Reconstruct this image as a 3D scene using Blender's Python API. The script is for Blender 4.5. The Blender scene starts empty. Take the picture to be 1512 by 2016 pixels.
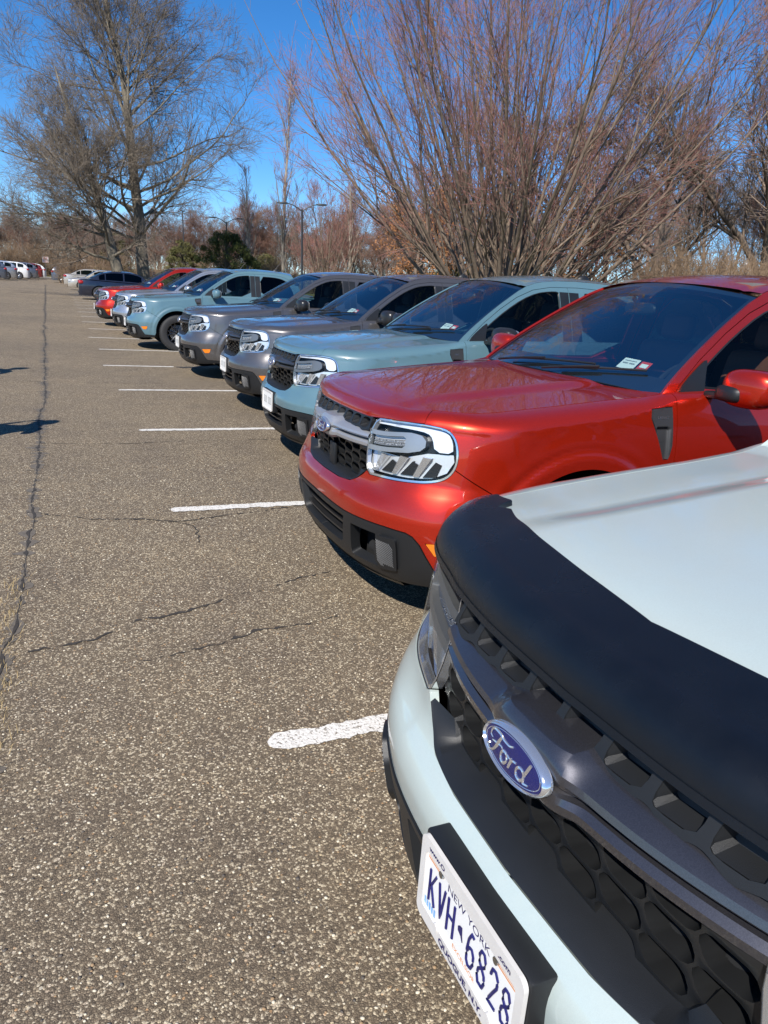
import bpy, bmesh, math, random
import numpy as np
from mathutils import Vector, Matrix
from mathutils.geometry import delaunay_2d_cdt
scene = bpy.context.scene
COL = scene.collection
PI = math.pi
R_ = math.radians

# ------------------------------------------------------------------ camera
CAM_PITCH, CAM_ROLL, CAM_YAW, CAM_H = R_(16.936), R_(-3.905), R_(24.167), 1.513
def make_camera():
    p, r, y = CAM_PITCH, CAM_ROLL, CAM_YAW
    fw = Vector((math.sin(y)*math.cos(p), math.cos(y)*math.cos(p), -math.sin(p)))
    rt = Vector((math.cos(y), -math.sin(y), 0)); dn = fw.cross(rt)
    c, s = math.cos(r), math.sin(r)
    rt, dn = c*rt + s*dn, -s*rt + c*dn
    cd = bpy.data.cameras.new('camera'); cam = bpy.data.objects.new('camera', cd); COL.objects.link(cam)
    m = Matrix.Identity(4)
    for i in range(3):
        m[i][0], m[i][1], m[i][2] = rt[i], -dn[i], -fw[i]
    m[2][3] = CAM_H
    cam.matrix_world = m
    cd.sensor_fit = 'VERTICAL'; cd.sensor_height = 36; cd.sensor_width = 27
    cd.lens = 1440/2016*36
    cd.clip_start = 0.05; cd.clip_end = 5000
    scene.camera = cam
make_camera()

# ------------------------------------------------------------------ sky, sun, exposure
SUN_ELEV = R_(41)
SUN_DIR = Vector((0.68*math.cos(SUN_ELEV), 0.733*math.cos(SUN_ELEV), -math.sin(SUN_ELEV)))   # the way the light travels
world = bpy.data.worlds.new('World'); scene.world = world; world.use_nodes = True
wn = world.node_tree; bg = wn.nodes['Background']
sky = wn.nodes.new('ShaderNodeTexSky'); sky.sky_type = 'NISHITA'; sky.sun_disc = False
sky.sun_elevation = SUN_ELEV; sky.sun_rotation = math.atan2(-SUN_DIR.x, -SUN_DIR.y)
sky.altitude = 0; sky.air_density = 0.8; sky.dust_density = 0.0; sky.ozone_density = 8.0
hsv = wn.nodes.new('ShaderNodeHueSaturation'); hsv.inputs['Saturation'].default_value = 1.17; hsv.inputs['Value'].default_value = 1.0
wn.links.new(sky.outputs[0], hsv.inputs['Color']); wn.links.new(hsv.outputs[0], bg.inputs[0]); bg.inputs[1].default_value = 0.108
sd = bpy.data.lights.new('sun', 'SUN'); sd.energy = 4.9; sd.angle = R_(0.53); sd.color = (1.0, 0.95, 0.88)
sun = bpy.data.objects.new('sun', sd); COL.objects.link(sun); sun.location = (-20, -20, 30)
sun.rotation_euler = SUN_DIR.to_track_quat('-Z', 'Y').to_euler()
scene.view_settings.view_transform = 'Standard'; scene.view_settings.look = 'None'
scene.view_settings.exposure = 0.5; scene.view_settings.gamma = 1.0
cy = scene.cycles; cy.max_bounces = 7; cy.diffuse_bounces = 2; cy.glossy_bounces = 4; cy.transparent_max_bounces = 10; cy.caustics_reflective = False; cy.caustics_refractive = False

# ------------------------------------------------------------------ materials
MATS = {}
def nodes_of(m):
    nt = m.node_tree; return nt, nt.nodes['Principled BSDF']
def mat(name, col=(0.5,)*3, rough=0.5, metal=0.0, coat=0.0, noise=0.0, nscale=8.0, bump=0.0, bscale=200.0, spec=0.5, coat_rough=0.03):
    """principled material; noise = slow mottling of the colour, bump = fine grain"""
    m = bpy.data.materials.new(name); m.use_nodes = True; nt, b = nodes_of(m)
    b.inputs['Base Color'].default_value = (*col, 1); b.inputs['Roughness'].default_value = rough
    b.inputs['Metallic'].default_value = metal; b.inputs['Coat Weight'].default_value = coat
    b.inputs['Coat Roughness'].default_value = coat_rough; b.inputs['Specular IOR Level'].default_value = spec
    L = nt.links
    if noise or bump:
        tc = nt.nodes.new('ShaderNodeTexCoord')
    if noise:
        n = nt.nodes.new('ShaderNodeTexNoise'); n.inputs['Scale'].default_value = nscale; n.inputs['Detail'].default_value = 6
        L.new(tc.outputs['Object'], n.inputs['Vector'])
        mx = nt.nodes.new('ShaderNodeMix'); mx.data_type = 'RGBA'
        mx.inputs[6].default_value = (*[c*(1-noise) for c in col], 1); mx.inputs[7].default_value = (*[min(1, c*(1+noise)) for c in col], 1)
        L.new(n.outputs['Fac'], mx.inputs[0]); L.new(mx.outputs[2], b.inputs['Base Color'])
        mr = nt.nodes.new('ShaderNodeMapRange'); mr.inputs[3].default_value = max(0, rough-0.08); mr.inputs[4].default_value = min(1, rough+0.08)
        L.new(n.outputs['Fac'], mr.inputs[0]); L.new(mr.outputs[0], b.inputs['Roughness'])
    if bump:
        n2 = nt.nodes.new('ShaderNodeTexNoise'); n2.inputs['Scale'].default_value = bscale; n2.inputs['Detail'].default_value = 3
        L.new(tc.outputs['Object'], n2.inputs['Vector'])
        bp = nt.nodes.new('ShaderNodeBump'); bp.inputs['Strength'].default_value = bump; bp.inputs['Distance'].default_value = 0.002
        L.new(n2.outputs['Fac'], bp.inputs['Height']); L.new(bp.outputs[0], b.inputs['Normal'])
    MATS[name] = m
    return m
def paint(name, col, metal=0.35, rough=0.32, flake=0.25, dust=0.06):
    """clear-coated metallic paint with flake sparkle and a thin film of dust"""
    m = mat(name, col, rough, metal, 1.0); nt, b = nodes_of(m); L = nt.links
    tc = nt.nodes.new('ShaderNodeTexCoord')
    v = nt.nodes.new('ShaderNodeTexVoronoi'); v.inputs['Scale'].default_value = 900
    L.new(tc.outputs['Object'], v.inputs['Vector'])
    hs = nt.nodes.new('ShaderNodeHueSaturation'); hs.inputs['Color'].default_value = (*col, 1)
    sp = nt.nodes.new('ShaderNodeSeparateColor'); L.new(v.outputs['Color'], sp.inputs[0])
    mr = nt.nodes.new('ShaderNodeMapRange'); mr.inputs[3].default_value = 1-flake; mr.inputs[4].default_value = 1+flake
    L.new(sp.outputs[0], mr.inputs[0]); L.new(mr.outputs[0], hs.inputs['Value'])
    n = nt.nodes.new('ShaderNodeTexNoise'); n.inputs['Scale'].default_value = 5; n.inputs['Detail'].default_value = 8; n.inputs['Roughness'].default_value = 0.7
    L.new(tc.outputs['Object'], n.inputs['Vector'])
    dm = nt.nodes.new('ShaderNodeMapRange'); dm.inputs[1].default_value = 0.4; dm.inputs[2].default_value = 0.8; dm.inputs[3].default_value = 0; dm.inputs[4].default_value = dust
    L.new(n.outputs['Fac'], dm.inputs[0])
    mx = nt.nodes.new('ShaderNodeMix'); mx.data_type = 'RGBA'; mx.inputs[7].default_value = (0.42, 0.38, 0.32, 1)
    L.new(dm.outputs[0], mx.inputs[0]); L.new(hs.outputs[0], mx.inputs[6]); L.new(mx.outputs[2], b.inputs['Base Color'])
    cr = nt.nodes.new('ShaderNodeMapRange'); cr.inputs[1].default_value = 0.35; cr.inputs[2].default_value = 0.8; cr.inputs[3].default_value = 0.02; cr.inputs[4].default_value = 0.02+dust
    L.new(n.outputs['Fac'], cr.inputs[0]); L.new(cr.outputs[0], b.inputs['Coat Roughness'])
    return m
def glass(name, tint=(0.8, 0.9, 0.9), ior=1.45, gloss=1.0):
    """thin pane: tinted see-through plus a mirror-like surface reflection"""
    m = bpy.data.materials.new(name); m.use_nodes = True; nt = m.node_tree; L = nt.links
    nt.nodes.remove(nt.nodes['Principled BSDF']); out = nt.nodes['Material Output']
    t = nt.nodes.new('ShaderNodeBsdfTransparent'); t.inputs[0].default_value = (*tint, 1)
    g = nt.nodes.new('ShaderNodeBsdfGlossy'); g.inputs['Roughness'].default_value = 0.01; g.inputs[0].default_value = (gloss, gloss, gloss, 1)
    f = nt.nodes.new('ShaderNodeFresnel'); f.inputs[0].default_value = ior
    # a pane has two faces that both reflect
    a = nt.nodes.new('ShaderNodeMath'); a.operation = 'MULTIPLY'; a.use_clamp = True; a.inputs[1].default_value = 0.36
    L.new(f.outputs[0], a.inputs[0])
    mx = nt.nodes.new('ShaderNodeMixShader'); L.new(a.outputs[0], mx.inputs[0]); L.new(t.outputs[0], mx.inputs[1]); L.new(g.outputs[0], mx.inputs[2])
    L.new(mx.outputs[0], out.inputs[0]); MATS[name] = m
    return m

paint('paint_red', (0.56, 0.022, 0.004), 0.70, 0.33, 0.2, 0.008)
paint('paint_blue', (0.086, 0.166, 0.200), 0.0, 0.35, 0.05, 0.03)
paint('paint_grey', (0.118, 0.112, 0.112), 0.6, 0.33, 0.3, 0.03)
paint('paint_silver', (0.42, 0.44, 0.47), 0.7, 0.3, 0.3, 0.03)
paint('paint_pale', (0.42, 0.49, 0.47), 0.0, 0.35, 0.04, 0.16)
paint('paint_navy', (0.010, 0.014, 0.030), 0.3, 0.3, 0.2, 0.03)
paint('paint_white', (0.75, 0.76, 0.76), 0.0, 0.35, 0.03, 0.03)
paint('paint_champagne', (0.50, 0.47, 0.42), 0.5, 0.3, 0.2, 0.03)
paint('paint_slate', (0.12, 0.14, 0.18), 0.5, 0.3, 0.2, 0.03)
paint('paint_darkred', (0.22, 0.015, 0.015), 0.3, 0.3, 0.2, 0.03)
paint('paint_royal', (0.02, 0.05, 0.22), 0.2, 0.3, 0.2, 0.03)
paint('bar_dark', (0.075, 0.075, 0.088), 0.75, 0.36, 0.15, 0.04)
mat('bar_satin', (0.42, 0.43, 0.45), 0.30, 0.6)
mat('bar_black', (0.03, 0.03, 0.032), 0.28, 0.0, 0.5)
mat('plastic', (0.011, 0.012, 0.0135), 0.46, noise=0.25, nscale=6, bump=0.25, bscale=900)
mat('plastic_gloss', (0.016, 0.016, 0.017), 0.30, noise=0.2, nscale=9)
mat('grille_plastic', (0.012, 0.0125, 0.013), 0.32, noise=0.2, nscale=9)
mat('plastic_grey', (0.028, 0.029, 0.031), 0.5, noise=0.2, nscale=6, bump=0.2, bscale=900)
mat('rib_grey', (0.10, 0.10, 0.10), 0.4, noise=0.1)
mat('deflector', (0.005, 0.006, 0.008), 0.26, noise=0.35, nscale=14, bump=0.35, bscale=1200)
mat('void', (0.004, 0.004, 0.004), 0.9, noise=0.2)
mat('underbody', (0.012, 0.012, 0.012), 0.85, noise=0.4)
mat('rubber', (0.022, 0.022, 0.023), 0.75, noise=0.35, nscale=20)
mat('chrome', (0.78, 0.79, 0.81), 0.10, 0.85, noise=0.03)
mat('reflector', (0.80, 0.81, 0.83), 0.22, 0.55, noise=0.05, nscale=30)
mat('lamp_white', (0.78, 0.80, 0.83), 0.22, 0.25, 0.6)
mat('lamp_grey', (0.20, 0.205, 0.21), 0.30, 0.5)
mat('lamp_black', (0.015, 0.015, 0.016), 0.25)
mat('alloy', (0.55, 0.56, 0.58), 0.25, 0.9, noise=0.06)
mat('rim_black', (0.012, 0.012, 0.013), 0.25, 0.2, 0.5)
mat('amber', (0.75, 0.20, 0.012), 0.18, coat=0.8, noise=0.15, nscale=60)
mat('tail_red', (0.35, 0.012, 0.012), 0.2, coat=0.8)
mat('badge_blue', (0.007, 0.011, 0.10), 0.18, coat=1.0)
mat('plate_white', (0.78, 0.78, 0.76), 0.35, noise=0.05)
mat('frame_white', (0.62, 0.60, 0.57), 0.4, noise=0.12, nscale=20)
mat('ink_navy', (0.012, 0.012, 0.10), 0.4)
mat('ink_orange', (0.72, 0.26, 0.07), 0.4)
mat('ink_sky', (0.20, 0.42, 0.75), 0.4)
mat('sticker_red', (0.62, 0.05, 0.03), 0.5)
mat('sticker_white', (0.72, 0.75, 0.70), 0.5)
mat('ink_grey', (0.25, 0.27, 0.26), 0.5)
mat('screw', (0.45, 0.47, 0.47), 0.3, 1.0)
mat('interior', (0.018, 0.018, 0.020), 0.8, noise=0.3)
mat('seat_cloth', (0.030, 0.031, 0.034), 0.9, noise=0.3, nscale=30)
mat('seat_tan', (0.16, 0.055, 0.03), 0.7, noise=0.2, nscale=30)
mat('headliner', (0.16, 0.16, 0.15), 0.9, noise=0.1)
glass('windshield_glass', (0.70, 0.82, 0.82), 1.5)
glass('side_glass', (0.60, 0.68, 0.68), 1.5)
glass('tint_glass', (0.05, 0.06, 0.06), 1.5)
glass('lens_glass', (0.93, 0.95, 0.96), 1.4)

# ------------------------------------------------------------------ object helpers
def tag(o, label=None, cat=None, group=None, kind=None):
    if label: o['label'] = label
    if cat: o['category'] = cat
    if group: o['group'] = group
    if kind: o['kind'] = kind
    return o
def empty(name, loc=(0, 0, 0), rz=0.0, parent=None):
    o = bpy.data.objects.new(name, None); COL.objects.link(o); o.empty_display_size = 0.2
    o.location = loc; o.rotation_euler = (0, 0, rz); o.parent = parent
    return o
def link_mesh(name, me, mt=None, parent=None):
    o = bpy.data.objects.new(name, me); COL.objects.link(o); o.parent = parent
    if mt is not None and not len(me.materials): me.materials.append(MATS[mt] if isinstance(mt, str) else mt)
    return o
def children(o): return list(o.children)
def copy_tree(o, parent=None):
    c = o.copy(); COL.objects.link(c); c.parent = parent
    for ch in children(o): copy_tree(ch, c)
    return c
class MB:
    """mesh collector: numpy vertices, faces, optional analytic normals"""
    def __init__(s): s.v = []; s.f = []; s.n = []; s.hasn = True; s.k = 0; s.mi = []
    def add(s, v, f, n=None, mi=0):
        v = np.asarray(v, float)
        s.v.append(v); s.f += [tuple(int(i)+s.k for i in q) for q in f]; s.mi += [mi]*len(f)
        if n is None: s.hasn = False; n = np.zeros_like(v)
        s.n.append(np.asarray(n, float)); s.k += len(v)
        return s
    def merge(s, o):
        if o.k: s.add(np.concatenate(o.v), o.f, np.concatenate(o.n)); s.hasn = s.hasn and o.hasn
        return s
    def mirrored(s):
        o = MB(); v = np.concatenate(s.v).copy(); v[:, 1] *= -1; n = np.concatenate(s.n).copy(); n[:, 1] *= -1
        o.add(v, [q[::-1] for q in s.f], n); o.hasn = s.hasn; o.mi = list(s.mi); return o
    def mesh(s, name, smooth=True, angle=40):
        me = bpy.data.meshes.new(name); v = np.concatenate(s.v)
        me.from_pydata(v.tolist(), [], s.f)
        if smooth:
            me.polygons.foreach_set('use_smooth', [True]*len(me.polygons))
            if s.hasn:
                n = np.concatenate(s.n); me.normals_split_custom_set_from_vertices(n.tolist())
            elif angle < 180:
                try: me.set_sharp_from_angle(angle=R_(angle))
                except Exception: pass
        if any(s.mi): me.polygons.foreach_set('material_index', s.mi)
        me.update()
        return me
    def obj(s, name, mt, parent=None, smooth=True, angle=40):
        me = s.mesh(name, smooth, angle)
        for m in (mt if isinstance(mt, (list, tuple)) else [mt]): me.materials.append(MATS[m])
        return link_mesh(name, me, None, parent)
    # ---- simple solids
    def box(s, c, size, rot=None, bev=0.0, seg=2):
        bm = bmesh.new(); bmesh.ops.create_cube(bm, size=1)
        bmesh.ops.scale(bm, vec=size, verts=bm.verts)
        if bev: bmesh.ops.bevel(bm, geom=list(bm.edges), offset=bev, segments=seg, profile=0.5, affect='EDGES')
        if rot is not None: bmesh.ops.rotate(bm, cent=(0, 0, 0), matrix=rot, verts=bm.verts)
        bmesh.ops.translate(bm, vec=c, verts=bm.verts)
        return s.from_bm(bm)
    def from_bm(s, bm):
        bm.verts.index_update()
        s.add([tuple(v.co) for v in bm.verts], [[v.index for v in f.verts] for f in bm.faces]); bm.free(); return s
    def tube(s, pts, rad, k=8, caps=True):
        pts = np.asarray(pts, float); rad = np.broadcast_to(np.asarray(rad, float), (len(pts),))
        t = np.gradient(pts, axis=0); t /= np.linalg.norm(t, axis=1)[:, None]+1e-9
        ref = np.array([0, 0, 1.0]) if abs(t[:, 2]).mean() < 0.8 else np.array([1.0, 0, 0])
        a = np.cross(t, ref); a /= np.linalg.norm(a, axis=1)[:, None]+1e-9; b = np.cross(t, a)
        an = np.arange(k)*2*PI/k
        v = (pts[:, None]+rad[:, None, None]*(np.cos(an)[None, :, None]*a[:, None]+np.sin(an)[None, :, None]*b[:, None])).reshape(-1, 3)
        f = [[i*k+j, i*k+(j+1) % k, (i+1)*k+(j+1) % k, (i+1)*k+j] for i in range(len(pts)-1) for j in range(k)]
        if caps: f += [list(range(k))[::-1], [(len(pts)-1)*k+j for j in range(k)]]
        return s.add(v, f)
    def lathe(s, prof, k=32, axis='Y', c=(0, 0, 0), close=False):
        """prof: list of (radius, along axis)"""
        n = len(prof); v = []
        for r, h in prof:
            for j in range(k):
                a = 2*PI*j/k; p = (r*math.cos(a), h, r*math.sin(a)) if axis == 'Y' else (r*math.cos(a), r*math.sin(a), h) if axis == 'Z' else (h, r*math.cos(a), r*math.sin(a))
                v.append((p[0]+c[0], p[1]+c[1], p[2]+c[2]))
        f = [[i*k+j, i*k+(j+1) % k, (i+1)*k+(j+1) % k, (i+1)*k+j] for i in range(n-1) for j in range(k)]
        if close: f += [[(n-1)*k+j, (n-1)*k+(j+1) % k, (j+1) % k, j] for j in range(k)]
        return s.add(v, f)
    def grid(s, P, N=None):
        """P: array [a, b, 3]"""
        a, b = P.shape[:2]; f = [[i*b+j, i*b+j+1, (i+1)*b+j+1, (i+1)*b+j] for i in range(a-1) for j in range(b-1)]
        return s.add(P.reshape(-1, 3), f, None if N is None else N.reshape(-1, 3))
def ellipsoid(c, r, seg=20, ring=12, power=2.0):
    """super-ellipsoid (power 2 = round, higher = boxier)"""
    u = np.linspace(-PI/2, PI/2, ring); w = np.linspace(0, 2*PI, seg, endpoint=False)
    e = 2.0/power; sp = lambda x: np.sign(x)*np.abs(x)**e
    U, W = np.meshgrid(u, w, indexing='ij')
    v = np.stack([r[0]*sp(np.cos(U))*sp(np.cos(W))+c[0], r[1]*sp(np.cos(U))*sp(np.sin(W))+c[1], r[2]*sp(np.sin(U))+c[2]], -1).reshape(-1, 3)
    f = [[i*seg+j, i*seg+(j+1) % seg, (i+1)*seg+(j+1) % seg, (i+1)*seg+j] for i in range(ring-1) for j in range(seg)]
    return v, f
# ---- 2-D polygon tools and panels cut from curved sheets
def densify(poly, step, closed=True):
    out = []; n = len(poly)
    for i in range(n if closed else n-1):
        a = np.array(poly[i], float); b = np.array(poly[(i+1) % n], float)
        k = max(1, int(math.ceil(np.linalg.norm(b-a)/step)))
        out += [tuple(a+(b-a)*t/k) for t in range(k)]
    if not closed: out.append(tuple(poly[-1]))
    return out
def area2(p):
    p = np.asarray(p); x, y = p[:, 0], p[:, 1]
    return 0.5*np.sum(x*np.roll(y, -1)-np.roll(x, -1)*y)
def inset(poly, g):
    p = np.asarray(poly, float)
    if area2(p) < 0: p = p[::-1]
    e = np.roll(p, -1, 0)-p; e /= np.linalg.norm(e, axis=1)[:, None]+1e-12
    nrm = np.stack([-e[:, 1], e[:, 0]], 1)
    m = nrm+np.roll(nrm, 1, 0); d = np.maximum(0.35, (m*nrm).sum(1))
    return p+g*m/d[:, None]
def inside(pts, poly):
    pts = np.asarray(pts); poly = np.asarray(poly); r = np.zeros(len(pts), bool)
    x, y = pts[:, 0], pts[:, 1]; n = len(poly)
    for i in range(n):
        x1, y1 = poly[i]; x2, y2 = poly[(i+1) % n]
        if y1 == y2: continue
        c = (y1 > y) != (y2 > y)
        r ^= c & (x < (x2-x1)*(y-y1)/(y2-y1)+x1)
    return r
def smooth_poly(poly, it=2):
    """Chaikin corner cutting"""
    p = np.asarray(poly, float)
    for _ in range(it):
        q = np.roll(p, -1, 0); p = np.stack([0.75*p+0.25*q, 0.25*p+0.75*q], 1).reshape(-1, 2)
    return p.tolist()
def panel(fn, outline, holes=(), step=0.03, gap=0.002, depth=0.012, axis0=False, bstep=None, flip=False, mb=None, skirt=True, nogap=None):
    """sheet fn(a, b)->xyz cut to an outline with holes; the edges are turned inward by depth.
    axis0: the edge on a = 0 is the centre line (no gap, no skirt there)"""
    bstep = bstep or step*0.7
    def prep(o, g):
        d = np.array(densify(o, bstep)); on0 = (np.abs(d[:, 0]) < 1e-6)
        if area2(d) < 0: d = d[::-1]; on0 = on0[::-1]
        q = inset(d, g) if g else d.copy()
        if nogap is not None: k = nogap(d); q[k] = d[k]
        if axis0: q[on0, 0] = 0
        return q, on0
    out, on0 = prep(outline, gap)
    hs = [prep(h, -gap)[0] for h in holes]
    lo, hi = out.min(0), out.max(0)
    nx, ny = max(2, int((hi[0]-lo[0])/step)), max(2, int((hi[1]-lo[1])/step))
    gx, gy = np.meshgrid(lo[0]+(np.arange(nx)+0.5)*(hi[0]-lo[0])/nx, lo[1]+(np.arange(ny)+0.5)*(hi[1]-lo[1])/ny)
    gp = np.stack([gx.ravel(), gy.ravel()], 1)
    keep = inside(gp, out)
    for h in hs: keep &= ~inside(gp, h)
    bd = np.concatenate([out]+hs)
    gp = gp[keep]
    if len(gp):
        dm = np.full(len(gp), 9.0)
        for i in range(0, len(bd), 400):
            dm = np.minimum(dm, np.sqrt(((gp[:, None]-bd[None, i:i+400])**2).sum(-1)).min(1))
        gp = gp[dm > bstep*0.55]
    loops = []; k = 0
    for q in [out]+hs: loops.append(list(range(k, k+len(q)))); k += len(q)
    pts = np.concatenate([bd, gp]) if len(gp) else bd
    edges = [(l[i], l[(i+1) % len(l)]) for l in loops for i in range(len(l))]
    v2, e2, f2, *_ = delaunay_2d_cdt([Vector(p) for p in pts], edges, [], 0, 1e-7)
    v2 = np.array([tuple(p) for p in v2]); f2 = np.array([tuple(t) for t in f2])
    cen = v2[f2].mean(1); ok = inside(cen, out)
    for h in hs: ok &= ~inside(cen, h)
    f2 = f2[ok]
    P = fn(v2[:, 0], v2[:, 1]); h = 1e-3
    du = fn(v2[:, 0]+h, v2[:, 1])-fn(v2[:, 0]-h, v2[:, 1]); dv = fn(v2[:, 0], v2[:, 1]+h)-fn(v2[:, 0], v2[:, 1]-h)
    N = np.cross(du, dv); N /= np.linalg.norm(N, axis=1)[:, None]+1e-12
    if flip: N = -N
    tri = P[f2]; fnm = np.cross(tri[:, 1]-tri[:, 0], tri[:, 2]-tri[:, 0]); bad = (fnm*N[f2[:, 0]]).sum(1) < 0
    f2[bad] = f2[bad][:, ::-1]
    mb = mb or MB(); mb.add(P, f2, N)
    if skirt and depth:
        for li, q in enumerate([out]+hs):
            Pq = fn(q[:, 0], q[:, 1])
            a = fn(q[:, 0]+h, q[:, 1])-fn(q[:, 0]-h, q[:, 1]); b = fn(q[:, 0], q[:, 1]+h)-fn(q[:, 0], q[:, 1]-h)
            Nq = np.cross(a, b); Nq /= np.linalg.norm(Nq, axis=1)[:, None]+1e-12
            if flip: Nq = -Nq
            e = np.roll(Pq, -1, 0)-np.roll(Pq, 1, 0); sn = np.cross(e, Nq); sn /= np.linalg.norm(sn, axis=1)[:, None]+1e-12
            if flip: sn = -sn
            if li: pass
            n = len(q); V = np.concatenate([Pq, Pq-Nq*depth]); F = []
            for i in range(n):
                j = (i+1) % n
                if nogap is not None and li == 0 and nogap(q[[i, j]]).all(): continue
                if axis0 and li == 0 and abs(q[i, 0]) < 1e-6 and abs(q[j, 0]) < 1e-6: continue
                F.append((i, n+i, n+j, j) if not flip else (j, n+j, n+i, i))
            mb.add(V, F, np.concatenate([sn, sn]))
    return mb
def pchip(xs, ys):
    xs = np.array(xs, float); ys = np.array(ys, float); h = np.diff(xs); dl = np.diff(ys)/h; m = np.zeros_like(xs)
    for i in range(1, len(xs)-1):
        if dl[i-1]*dl[i] > 0:
            w1, w2 = 2*h[i]+h[i-1], h[i]+2*h[i-1]; m[i] = (w1+w2)/(w1/dl[i-1]+w2/dl[i])
    m[0], m[-1] = dl[0], dl[-1]
    def f(x):
        x = np.clip(np.asarray(x, float), xs[0], xs[-1]); i = np.clip(np.searchsorted(xs, x, side='right')-1, 0, len(xs)-2)
        t = (x-xs[i])/h[i]
        return (2*t**3-3*t**2+1)*ys[i]+(t**3-2*t**2+t)*h[i]*m[i]+(-2*t**3+3*t**2)*ys[i+1]+(t**3-t**2)*h[i]*m[i+1]
    return f
def sstep(x, a, b):
    t = np.clip((np.asarray(x, float)-a)/(b-a), 0, 1); return t*t*(3-2*t)
# ================================================================== GROUND
def asphalt_material():
    m = bpy.data.materials.new('asphalt'); m.use_nodes = True; nt, b = nodes_of(m); L = nt.links; N = nt.nodes.new
    geo = N('ShaderNodeNewGeometry')
    def vor(scale, feat='F1'):
        v = N('ShaderNodeTexVoronoi'); v.feature = feat; v.inputs['Scale'].default_value = scale; L.new(geo.outputs['Position'], v.inputs['Vector']); return v
    def noise(scale, det=4, rough=0.55):
        n = N('ShaderNodeTexNoise'); n.inputs['Scale'].default_value = scale; n.inputs['Detail'].default_value = det; n.inputs['Roughness'].default_value = rough; L.new(geo.outputs['Position'], n.inputs['Vector']); return n
    def ramp(src, stops, interp='LINEAR'):
        r = N('ShaderNodeValToRGB'); r.color_ramp.interpolation = interp; e = r.color_ramp.elements
        while len(e) < len(stops): e.new(0.5)
        for el, (p, c) in zip(e, stops): el.position = p; el.color = (*c, 1)
        L.new(src, r.inputs[0]); return r
    def mix(fac, a, c, mode='MIX'):
        x = N('ShaderNodeMix'); x.data_type = 'RGBA'; x.blend_type = mode
        if isinstance(fac, float): x.inputs[0].default_value = fac
        else: L.new(fac, x.inputs[0])
        for i, v in ((6, a), (7, c)):
            if isinstance(v, tuple): x.inputs[i].default_value = (*v, 1)
            else: L.new(v, x.inputs[i])
        return x.outputs[2]
    # two sizes of stone in a brown-grey binder
    v1 = vor(165); v2 = vor(330); v3 = vor(85)
    sp1 = N('ShaderNodeSeparateColor'); L.new(v1.outputs['Color'], sp1.inputs[0])
    sp2 = N('ShaderNodeSeparateColor'); L.new(v2.outputs['Color'], sp2.inputs[0])
    sp3 = N('ShaderNodeSeparateColor'); L.new(v3.outputs['Color'], sp3.inputs[0])
    tone = ramp(sp1.outputs[0], [(0, (.095, .078, .060)), (.35, (.155, .126, .094)), (.62, (.21, .168, .122)), (.78, (.29, .24, .175)), (.85, (.58, .50, .37)), (1, (.80, .73, .58))])
    fine = ramp(sp2.outputs[0], [(0, (.080, .068, .054)), (.5, (.155, .127, .096)), (.80, (.23, .186, .135)), (1, (.62, .53, .40))])
    col = mix(0.35, tone.outputs[0], fine.outputs[0])
    big = N('ShaderNodeMath'); big.operation = 'GREATER_THAN'; big.inputs[1].default_value = 0.86; L.new(sp3.outputs[1], big.inputs[0])
    near = N('ShaderNodeMath'); near.operation = 'LESS_THAN'; near.inputs[1].default_value = 0.0085; L.new(v3.outputs['Distance'], near.inputs[0])
    # Distance is measured in scaled space
    near.inputs[1].default_value = 0.34
    bm_ = N('ShaderNodeMath'); bm_.operation = 'MULTIPLY'; L.new(big.outputs[0], bm_.inputs[0]); L.new(near.outputs[0], bm_.inputs[1])
    stone = ramp(sp3.outputs[2], [(0, (.56, .48, .34)), (.6, (.70, .62, .47)), (.8, (.48, .30, .16)), (1, (.72, .68, .58))])
    col = mix(bm_.outputs[0], col, stone.outputs[0])
    # dark gaps between stones
    ed = vor(165, 'DISTANCE_TO_EDGE'); er = ramp(ed.outputs['Distance'], [(0, (.45, .45, .45)), (.10, (1, 1, 1))])
    col = mix(1.0, col, er.outputs[0], 'MULTIPLY')
    # slow staining and worn wheel paths along the aisle
    n1 = noise(0.35, 5); r1 = ramp(n1.outputs['Fac'], [(.3, (.84, .84, .86)), (.7, (1.12, 1.11, 1.08))]); col = mix(1.0, col, r1.outputs[0], 'MULTIPLY')
    n2 = noise(2.2, 6, .65); r2 = ramp(n2.outputs['Fac'], [(.30, (.86, .86, .88)), (.55, (1.02, 1.02, 1.0)), (.75, (1.08, 1.06, 1.02))]); col = mix(1.0, col, r2.outputs[0], 'MULTIPLY')
    n3 = noise(14, 4, .6); r3 = ramp(n3.outputs['Fac'], [(.22, (.62, .62, .66)), (.36, (1, 1, 1))]); col = mix(0.7, col, mix(1.0, col, r3.outputs[0], 'MULTIPLY'))
    col = mix(1.0, col, (1.0, .945, .865), 'MULTIPLY')
    L.new(col, b.inputs['Base Color']); b.inputs['Roughness'].default_value = 0.88; b.inputs['Specular IOR Level'].default_value = 0.3
    bp = N('ShaderNodeBump'); bp.inputs['Strength'].default_value = 0.75; bp.inputs['Distance'].default_value = 0.004
    ad = N('ShaderNodeMath'); ad.operation = 'ADD'; L.new(ed.outputs['Distance'], ad.inputs[0]); L.new(sp1.outputs[1], ad.inputs[1])
    L.new(ad.outputs[0], bp.inputs['Height']); L.new(bp.outputs[0], b.inputs['Normal'])
    MATS['asphalt'] = m
asphalt_material()
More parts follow.
